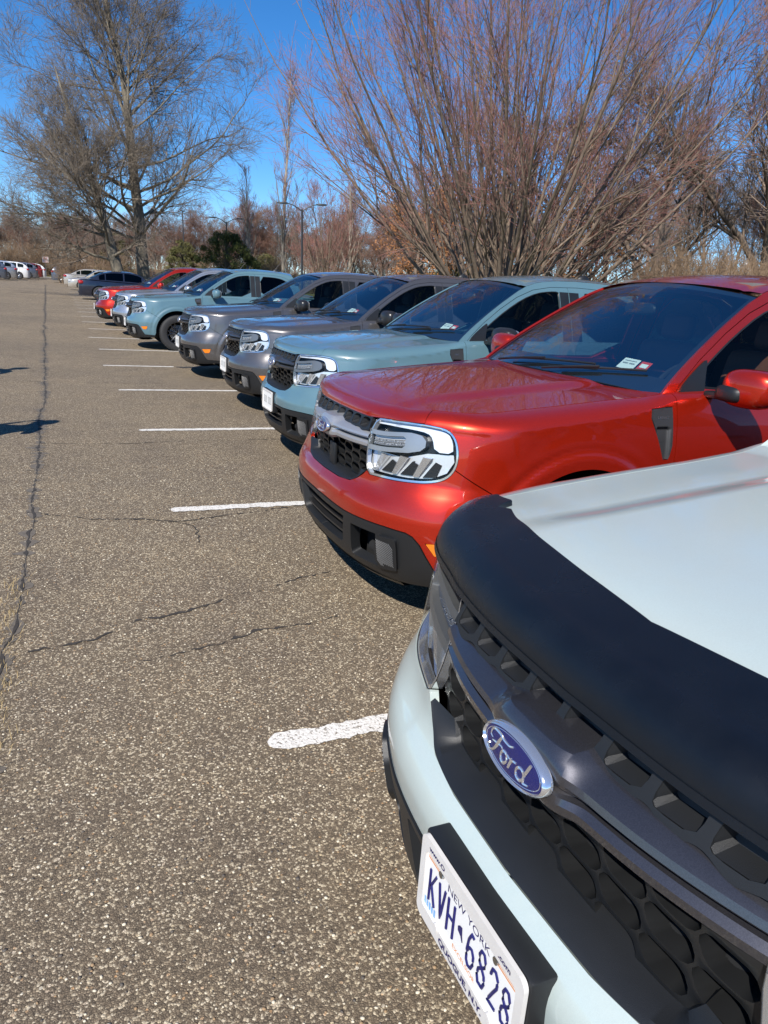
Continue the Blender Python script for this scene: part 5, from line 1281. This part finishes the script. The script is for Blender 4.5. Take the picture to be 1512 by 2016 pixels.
# evergreens
evergreen(401, polar(.198, 58), 4.6, 3.0, 'broad dark green evergreen behind the lamp post', cone=.45)
evergreen(402, polar(.066, 92), 5.6, 2.6, 'olive evergreen past the far parked cars', 'leaf_cedar', 16000)
evergreen(403, polar(.145, 75), 4.6, 2.4, 'low dark evergreen beside the oak trunks', 'leaf_cedar', 14000)
evergreen(404, polar(.245, 70), 3.4, 2.6, 'small round evergreen next to the broad green one', 'leaf_cedar', 12000)
evergreen(405, polar(.47, 40), 2.4, 2.4, 'low evergreen bush under the huge tree', 'leaf_cedar', 9000)
# tan thicket at the right
SH = [shrub(501, 2.9), shrub(502, 2.5), shrub(503, 3.2)]
def put_shrub(i, loc, sc, rz, label, group):
    root = empty('bare_shrub', loc, rz); root.scale = (sc, sc, sc); tag(root, label, 'shrub', group)
    for nm, me in zip(('stems', 'branches'), SH[i]): link_mesh(nm, me, None, root)
for i in range(20):
    u = .665+.135*(i+rgt.random()*.8)/20; put_shrub(i % 3, polar(u, rgt.uniform(20, 26)), rgt.uniform(.75, 1.05), rgt.uniform(0, 6), 'bare tan shrub of the thicket beyond the red pickup', 'shrubs of the tan thicket')
for i in range(40):
    u = -.17+.24*(i+rgt.random()*.8)/40; put_shrub(i % 3, polar(u, rgt.uniform(118, 150)), rgt.uniform(1.0, 1.7), rgt.uniform(0, 6), 'bare tan shrub of the hedge at the end of the aisle', 'shrubs of the far hedge')
for i in range(34):
    u = .0+.62*(i+rgt.random()*.8)/34; put_shrub(i % 3, polar(u, rgt.uniform(62, 95)), rgt.uniform(.8, 1.3), rgt.uniform(0, 6), 'bare tan shrub under the background wood', 'shrubs under the wood')
# ================================================================== OTHER CARS
def car_meshes(kind):
    """sedan / wagon / van as a dict of (mesh, material); x = 0 at the front, y < 0 the left side"""
    D = {}
    if kind == 'sedan': Lc, hw, H = 4.75, .89, 1.45
    elif kind == 'suv': Lc, hw, H = 4.60, .92, 1.70
    else: Lc, hw, H = 5.2, .97, 2.0
    xs = np.linspace(0, Lc, 61)
    if kind == 'sedan':
        belt = pchip([0, .08, .5, 1.3, 2.5, 3.6, 4.3, 4.65, 4.75], [.62, .70, .80, .92, .95, .98, 1.0, .97, .85]); roof = pchip([1.15, 1.5, 1.9, 2.4, 3.0, 3.5, 4.0, 4.25], [.93, 1.14, 1.37, 1.45, 1.44, 1.36, 1.13, 1.0]); c0, c1 = 1.15, 4.25
    elif kind == 'suv':
        belt = pchip([0, .08, .5, 1.25, 2.5, 4.0, 4.5, 4.6], [.72, .84, .98, 1.06, 1.10, 1.16, 1.15, .95]); roof = pchip([1.15, 1.5, 1.85, 2.4, 3.2, 3.9, 4.3, 4.52], [1.07, 1.32, 1.58, 1.69, 1.68, 1.60, 1.40, 1.16]); c0, c1 = 1.15, 4.52
    else:
        belt = pchip([0, .08, .5, 1.0, 2.5, 5.1, 5.2], [.80, .95, 1.10, 1.18, 1.2, 1.2, 1.0]); roof = pchip([.85, 1.2, 1.6, 2.2, 4.5, 5.05, 5.15], [1.15, 1.5, 1.86, 1.98, 1.97, 1.92, 1.25]); c0, c1 = .85, 5.15
    wx = (.92, Lc-.98 if kind != 'van' else Lc-1.05); wr = .335 if kind == 'sedan' else .36
    plan_w = pchip([0, .10, .35, .8, Lc-.8, Lc-.3, Lc-.06, Lc], [hw*.66, hw*.80, hw*.95, hw, hw, hw*.95, hw*.82, hw*.70])
    zb = .22
    def lower(x, t):
        """t 0..1 from sill to belt, 1..2 over the top to the centre line"""
        w = plan_w(x); b = belt(x); tt = np.clip(t, 0, 1); z = zb+(b-.05-zb)*tt; y = w*(1-.10*(1-tt)**3-.05*tt**4)
        k = np.clip(t-1, 0, 1); y2 = y*(1-k)**1.0; z2 = b-.05+.05*np.sin(np.clip(k*4, 0, 1)*PI/2)+.025*k
        return np.stack([x, -np.where(t > 1, y2, y), np.where(t > 1, z2, z)], -1)
    m = MB(); X, T = np.meshgrid(xs, np.r_[np.linspace(0, 1, 13), np.linspace(1.06, 2, 9)], indexing='ij')
    P = lower(X, T)
    # wheel arches: faces inside the arch circle are left out, the rim is snapped to the circle
    for cx in wx:
        dx, dz = P[..., 0]-cx, P[..., 2]-wr; r = np.hypot(dx, dz); ar = wr+.055; near = (np.abs(r-ar) < .05) & (T < 1); kf = np.where(near, ar/np.maximum(r, 1e-6), 1); P[..., 0] = cx+dx*kf; P[..., 2] = wr+dz*kf
    a, b_ = X.shape; f = []
    for i in range(a-1):
        for j in range(b_-1):
            c = (P[i, j]+P[i+1, j]+P[i+1, j+1]+P[i, j+1])/4
            if any(np.hypot(c[0]-cx, c[2]-wr) < wr+.05 and T[i, j] < 1 for cx in wx): continue
            f.append([i*b_+j, (i+1)*b_+j, (i+1)*b_+j+1, i*b_+j+1])
    m.add(P.reshape(-1, 3), f); m.merge(m.mirrored()); m.hasn = False
    ends = MB()
    for x0 in (xs[0], xs[-1]):
        q = lower(np.full(13, x0), np.linspace(0, 1, 13)); ends.grid(np.stack([q, q*np.array([1, -1, 1])], 0))
    m.merge(ends); m.hasn = False; D['body'] = (m, 'CARPAINT')
    def cab_pt(x, t):
        r = roof(x); b = belt(x)-.01; w0 = plan_w(x)*.93; z = b+(r-b)*np.clip(t, 0, 1); y = w0-(w0-hw*.66)*np.clip((z-b)/.5, 0, 1.1)**.9
        k = np.clip(t-1, 0, 1); return np.stack([x, -y*(1-k), z+.03*np.sin(k*PI/2)], -1)
    cx_ = np.linspace(c0+.02, c1-.02, 41); X, T = np.meshgrid(cx_, np.r_[np.linspace(0, 1, 7), np.linspace(1.1, 2, 8)], indexing='ij')
    m = MB(); m.grid(cab_pt(X, T)); m.merge(m.mirrored()); m.hasn = False; D['cabin'] = (m, 'CARPAINT')
    # side windows, windscreen, rear glass lie a little proud of the cabin
    def glass_side(xa, xb, n=12):
        g = MB(); xx = np.linspace(xa, xb, n); X_, T_ = np.meshgrid(xx, np.linspace(.12, .86, 5), indexing='ij'); p = cab_pt(X_, T_); p[..., 1] -= .012; g.grid(p); return g
    if kind == 'sedan': wins = ((1.72, 2.55), (2.62, 3.45), (3.5, 3.78))
    elif kind == 'suv': wins = ((1.72, 2.55), (2.62, 3.45), (3.55, 4.1))
    else: wins = ((1.35, 2.2), (2.4, 3.6), (3.7, 4.8))
    for i, (xa, xb) in enumerate(wins):
        g = glass_side(xa, xb); D['window|%dL' % i] = (g, 'car_glass'); D['window|%dR' % i] = (g.mirrored(), 'car_glass')
    def glass_end(xa, xb):
        g = MB(); xx = np.linspace(xa, xb, 8); yy = np.linspace(-1, 1, 13); X_, Y_ = np.meshgrid(xx, yy, indexing='ij'); zt = roof(X_); w = cab_pt(xx, np.ones(8))[:, 1]
        g.grid(np.stack([X_+(-.03 if xa < 2.2 else .03)*(1-Y_**2), Y_*(-w[:, None]*.92), zt+.028*(1-Y_**2)+.012], -1)); return g
    ws = {'sedan': ((1.2, 1.82), (3.55, 4.15)), 'suv': ((1.2, 1.78), (4.05, 4.48)), 'van': ((.9, 1.55), (5.0, 5.13))}[kind]
    D['windshield'] = (glass_end(*ws[0]), 'car_glass'); D['rear_glass'] = (glass_end(*ws[1]), 'car_glass')
    g = MB(); g.box((Lc/2, 0, .34), (Lc-.5, hw*1.5, .24)); g.box((Lc/2, 0, .62), (Lc-1.3, hw*1.3, .5)); D['underbody'] = (g, 'underbody')
    for s in (-1, 1):
        zl = float(belt(.2))-.10
        g = MB(); v, q = ellipsoid((.14, s*hw*.68, zl), (.13, .17, .07), 14, 8, 2.6); g.add(v, q); D['headlight|%d' % s] = (g, 'lamp_white')
        zt = float(belt(Lc-.15))-.13
        g = MB(); v, q = ellipsoid((Lc-.12, s*hw*.78, zt), (.13, .15, .09), 14, 8, 3); g.add(v, q); D['tail_light|%d' % s] = (g, 'tail_red')
        g = MB(); v, q = ellipsoid((c0+.50, s*(hw+.08), float(belt(1.6))+.07), (.06, .10, .065), 12, 8, 2.6); g.add(v, q); D['mirror|%d' % s] = (g, 'CARPAINT')
    g = MB(); g.box((.06, 0, .50), (.10, hw*1.1, .16), bev=.03); D['grille'] = (g, 'plastic_gloss')
    g = MB(); g.box((.03, 0, .32), (.10, hw*1.25, .10), bev=.03); g2 = MB(); g2.box((Lc-.03, 0, .36), (.10, hw*1.3, .12), bev=.03); g.merge(g2); g.hasn = False; D['bumper_trim'] = (g, 'plastic')
    g = MB(); g.lathe([(.21, .09), (.29, .10), (wr-.02, .09), (wr, .05), (wr, -.05), (wr-.02, -.09), (.29, -.10), (.21, -.09)], 32); D['tyre'] = (g, 'rubber')
    g = MB(); g.lathe([(.212, .05), (.212, -.085), (.195, -.09), (.185, -.05)], 32)
    for k in range(7):
        an = 2*PI*k/7; g.tube([(.03*math.cos(an), -.07, .03*math.sin(an)), (.20*math.cos(an), -.08, .20*math.sin(an))], [.03, .02], 6)
    g.lathe([(.001, -.06), (.07, -.08), (.07, -.03)], 16); D['rim'] = (g, 'alloy')
    return {k: (v[0].mesh(k, True, 32), v[1]) for k, v in D.items()}, wx, wr, hw
glass('car_glass', (.10, .13, .13), 1.5)
CARS = {}
def make_car(kind, loc, rz, pm, label, group=None):
    if kind not in CARS: CARS[kind] = car_meshes(kind)
    D, wx, wr, hw = CARS[kind]; root = empty('car' if kind != 'van' else 'van', loc, rz); tag(root, label, {'sedan': 'car', 'suv': 'car', 'van': 'van'}[kind], group)
    def part(key, parent):
        me, mt = D[key]; o = bpy.data.objects.new(key.split('|')[0], me); COL.objects.link(o); o.parent = parent
        if not len(me.materials): me.materials.append(MATS[pm])
        o.material_slots[0].link = 'OBJECT'; o.material_slots[0].material = MATS[pm if mt == 'CARPAINT' else mt]; return o
    for k in D:
        if k not in ('tyre', 'rim'): o = part(k, root)
    for x in wx:
        for s in (-1, 1):
            w = empty('wheel', (x, s*(hw-.11), wr), 0 if s < 0 else PI, root); part('tyre', w); part('rim', w)
    return root
G1 = 'cars parked beyond the trucks'; G2 = 'cars parked across the far aisle'
TAILIN = PI          # nose pointing away from the aisle: tail towards the aisle
def tail_left(x, y): return ((x+4.75, y, 0), PI)
make_car('sedan', (.95+4.75, 42.2, 0), PI, 'paint_navy', 'dark navy sedan parked with its tail to the aisle', G1)
make_car('sedan', (.65, 58.5, 0), 0, 'paint_champagne', 'pale silver sedan parked nose to the aisle beyond the navy sedan', G1)
make_car('sedan', (.45+4.75, 67.5, 0), PI, 'paint_champagne', 'champagne sedan with its tail to the aisle', G1)
make_car('suv', (-.55+4.6, 82.5, 0), PI, 'paint_slate', 'slate grey wagon with its tail to the aisle, past the pale sedans', G1)
make_car('sedan', (2.2+4.75, 93.5, 0), PI, 'paint_white', 'white sedan half hidden behind the slate wagon', G1)
make_car('van', (3.3, 101, 0), 0, 'paint_royal', 'royal blue van at the end of the lot', G1)
make_car('suv', (-4.2-4.6, 78, 0), 0.05, 'paint_slate', 'dark wagon beside the white wagons across the aisle', G2)
make_car('suv', (-3.55-4.6, 83, 0), 0, 'paint_silver', 'silver wagon between the dark and the white wagon', G2)
make_car('suv', (-2.65-4.6, 88, 0), 0, 'paint_white', 'white wagon across the aisle, beside the silver one', G2)
make_car('suv', (-1.95-4.6, 94, 0), 0, 'paint_slate', 'blue-grey wagon between the white and the dark red one', G2)
make_car('suv', (-1.55-4.6, 99, 0), 0, 'paint_darkred', 'dark red wagon beside the last white wagon', G2)
make_car('suv', (-1.3-4.6, 104, 0), 0, 'paint_white', 'last white wagon of the far row, next to the grass', G2)
make_car('suv', (7.2+2.2, 88, .1), PI/2, 'paint_navy', 'dark blue wagon glimpsed between the oak trunks', None)
# ================================================================== LAMPS, SIGNS
mat('pole_metal', (.055, .060, .065), .45, .6, noise=.15, nscale=4)
mat('sign_white', (.70, .68, .66), .5, noise=.08); mat('sign_red', (.55, .06, .05), .5); mat('sign_post', (.25, .25, .25), .5, .7)
def street_lamp(loc, H, label, rz=0.0):
    root = empty('street_lamp', loc, rz); root.rotation_euler = (0, LEAN[1], rz); tag(root, label, 'street lamp', 'double-armed street lamps')
    m = MB(); m.tube([(0, 0, -.2), (0, 0, H*.5), (0, 0, H-.35)], [.075, .065, .055], 10); m.obj('post', 'pole_metal', root)
    m = MB(); m.lathe([(.16, 0), (.16, .08), (.09, .14), (.075, .3)], 12, 'Z'); m.obj('base', 'pole_metal', root)
    for s in (-1, 1):
        t = np.linspace(0, 1, 12); m = MB(); m.tube(np.stack([s*.85*t, 0*t, H-.45+.38*np.sin(t*PI/2)], -1), np.linspace(.035, .025, 12), 6); m.obj('arm', 'pole_metal', root)
        m = MB(); v, f = ellipsoid((s*1.10, 0, H-.05), (.32, .12, .055), 16, 8, 3); m.add(v, f); h = m.obj('lamp_head', 'pole_metal', root)
        m = MB(); m.box((s*1.12, 0, H-.108), (.36, .15, .012)); m.obj('lamp_lens', 'lamp_white', h, smooth=False)
street_lamp((13.1, 43.0, .1), 5.75, 'double-armed street lamp nearer to the huge many-stemmed tree', R_(-17))
street_lamp((13.0, 63.7, .15), 6.05, 'double-armed street lamp standing before the broad evergreen', R_(-12))
def pole(loc, H, r, label):
    root = empty('utility_pole', loc); root.rotation_euler = (0, LEAN[1], 0); tag(root, label, 'pole')
    m = MB(); m.tube([(0, 0, -.2), (0, 0, H)], [r, r*.7], 8); m.obj('shaft', 'pole_metal', root); m = MB(); m.box((0, 0, H+.05), (.5, .2, .10), bev=.03); m.obj('cap', 'pole_metal', root)
pole(polar(.148, 82), 7.5, .07, 'single thin lamp pole beside the oaks')
def sign(loc, w, h, z, label, red=True):
    root = empty('sign', loc); tag(root, label, 'sign')
    m = MB(); m.tube([(0, .03, -.1), (0, .03, z+h/2)], .03, 6); m.obj('post', 'sign_post', root)
    m = MB(); m.box((0, 0, z), (w, .02, h), bev=.005, seg=1); b = m.obj('panel', 'sign_white', root)
    if red:
        m = MB()
        for k in (-1, 0, 1): m.box((0, -.0125, z+k*h*.22), (w*.7, .004, h*.10))
        m.box((0, -.0125, z+h*.42), (w*.86, .004, h*.05)); m.box((0, -.0125, z-h*.42), (w*.86, .004, h*.05)); tag(m.obj('print', 'sign_red', b, smooth=False), kind='stuff')
sign(polar(-.012, 112), .75, .75, 2.3, 'small white and red sign on a post past the far cars')
sign(polar(.030, 106), .65, .45, 2.4, 'small white sign above the royal blue van', False)
# ================================================================== PEOPLE just outside the frame, whose shadows reach into it
mat('jacket_navy', (.03, .04, .08), .85, noise=.25, nscale=20); mat('trousers', (.06, .06, .07), .85, noise=.25, nscale=20); mat('skin', (.55, .33, .24), .55, noise=.06, nscale=20); mat('hair', (.05, .03, .02), .7, noise=.3, nscale=60); mat('jacket_grey', (.18, .18, .17), .85, noise=.25, nscale=20); mat('shoe', (.03, .025, .02), .5, noise=.2)
def skin_body(name, joints, edges, mats_, parent, lvl=2):
    """joints: name -> (x, y, z, radius x, radius y); skin surface over the edges"""
    names = list(joints); idx = {n: i for i, n in enumerate(names)}
    me = bpy.data.meshes.new(name); me.from_pydata([joints[n][:3] for n in names], [(idx[a], idx[b]) for a, b in edges], [])
    o = bpy.data.objects.new(name, me); COL.objects.link(o); o.parent = parent
    sk = o.modifiers.new('skin', 'SKIN'); 
    if not me.skin_vertices: me.attributes.new('skin', 'FLOAT', 'POINT')
    for i, n in enumerate(names): me.skin_vertices[0].data[i].radius = joints[n][3:5]; me.skin_vertices[0].data[i].use_root = (i == 0)
    sk.use_smooth_shade = True; sb = o.modifiers.new('sub', 'SUBSURF'); sb.levels = lvl; sb.render_levels = lvl
    dg = bpy.context.evaluated_depsgraph_get(); dg.update(); ev = o.evaluated_get(dg); me2 = bpy.data.meshes.new_from_object(ev); o.modifiers.clear(); o.data = me2; bpy.data.meshes.remove(me)
    me2.materials.clear()
    for m_ in mats_: me2.materials.append(MATS[m_])
    return o
def person(loc, rz, label, jacket, phone=True):
    root = empty('person', loc, rz); tag(root, label, 'person', None)
    J = {'pelvis': (0, 0, .98, .15, .11), 'waist': (0, 0, 1.12, .145, .105), 'chest': (0, 0, 1.32, .18, .12), 'neck0': (0, 0, 1.48, .085, .075), 'neck': (0, 0, 1.55, .058, .058), 'head0': (0, -.02, 1.62, .075, .085), 'head': (0, -.01, 1.70, .085, .10), 'crown': (0, 0, 1.77, .055, .065)}
    E_ = [('pelvis', 'waist'), ('waist', 'chest'), ('chest', 'neck0'), ('neck0', 'neck'), ('neck', 'head0'), ('head0', 'head'), ('head', 'crown')]
    for s, n in ((-1, 'l'), (1, 'r')):
        J.update({'hip'+n: (s*.10, 0, .90, .095, .10), 'knee'+n: (s*.115, -.02, .50, .062, .066), 'ankle'+n: (s*.12, .01, .10, .045, .05), 'toe'+n: (s*.13, -.15, .045, .042, .035),
                  'sh'+n: (s*.19, 0, 1.43, .065, .065), 'el'+n: (s*.27, -.06, 1.17, .048, .048)})
        J['wr'+n] = (s*.14, -.32, 1.30, .033, .03) if phone else (s*.29, -.10, .93, .033, .03)
        J['hand'+n] = (s*.10, -.38, 1.36, .036, .022) if phone else (s*.29, -.12, .86, .036, .024)
        E_ += [('pelvis', 'hip'+n), ('hip'+n, 'knee'+n), ('knee'+n, 'ankle'+n), ('ankle'+n, 'toe'+n), ('chest', 'sh'+n), ('sh'+n, 'el'+n), ('el'+n, 'wr'+n), ('wr'+n, 'hand'+n)]
    b = skin_body('body', J, E_, [jacket, 'trousers', 'skin', 'shoe'], root)
    for p in b.data.polygons:
        c = p.center; hand = abs(c.y) > .30 and c.z > 1.2 and phone or (not phone and abs(c.x) > .2 and c.z < .95 and c.z > .7)
        p.material_index = 3 if c.z < .09 else 1 if c.z < .95 and not hand else 2 if c.z > 1.52 or hand else 0
    m = MB()
    for s in (-1, 1):
        hx, hy, hz = J['handl' if s < 0 else 'handr'][:3]
        for k in range(4):
            L = (.062, .070, .066, .052)[k]; x0 = hx+s*(-.022+.015*k)*.3; y0 = hy-.01; z0 = hz+.03-.018*k
            q = [(x0, y0, z0), (x0-s*.012, y0-.03, z0+.004), (x0-s*.035, y0-.035-L*.25, z0+.002), (x0-s*.050, y0-.02-L*.3, z0)] if phone else [(hx, hy-.02+.014*k, hz-.02), (hx-s*.004, hy-.022+.014*k, hz-.02-L*.5), (hx-s*.016, hy-.02+.014*k, hz-.02-L)]
            m.tube(q, np.linspace(.0095, .0075, len(q)), 7)
        q = [(hx-s*.01, hy+.01, hz+.02), (hx-s*.035, hy-.01, hz+.05), (hx-s*.04, hy-.03, hz+.07)] if phone else [(hx-s*.01, hy-.03, hz+.02), (hx-s*.02, hy-.055, hz-.01), (hx-s*.025, hy-.06, hz-.04)]
        m.tube(q, [.011, .0095, .008], 7)
    m.obj('fingers', 'skin', root)
    m = MB(); v, f = ellipsoid((0, .012, 1.735), (.098, .115, .105), 20, 14); keep = [q for q in f if not (np.mean([v[i][1] for i in q]) < -.045 and np.mean([v[i][2] for i in q]) < 1.775) and np.mean([v[i][2] for i in q]) > 1.66]; m.add(v, keep); m.obj('hair', 'hair', root, angle=180)
    m = MB(); v, f = ellipsoid((0, -.115, 1.685), (.016, .022, .026), 10, 8); m.add(v, f)
    for s in (-1, 1):
        v, f = ellipsoid((s*.095, .0, 1.69), (.012, .022, .034), 10, 8); m.add(v, f)
    m.obj('face_features', 'skin', root)
    if phone:
        ph = MB(); ph.box((loc[0]*0, -.42, 1.40), (.15, .010, .075), bev=.006); o = ph.obj('phone', 'plastic_gloss'); tag(o, 'dark phone held up in both hands by a standing person', 'phone'); o.matrix_world = root.matrix_basis
SH_L = 1.78/math.tan(SUN_ELEV); SH_V = np.array([.68, .733])*SH_L
for tip, lab, jk, ph, rz in (((-.15, 8.10), 'person in a navy jacket standing in the aisle with raised arms', 'jacket_navy', True, R_(150)), ((-.56, 12.52), 'person in a grey jacket standing farther along the aisle', 'jacket_grey', False, R_(120))):
    person((tip[0]-SH_V[0], tip[1]-SH_V[1], 0), rz, lab, jk, ph)
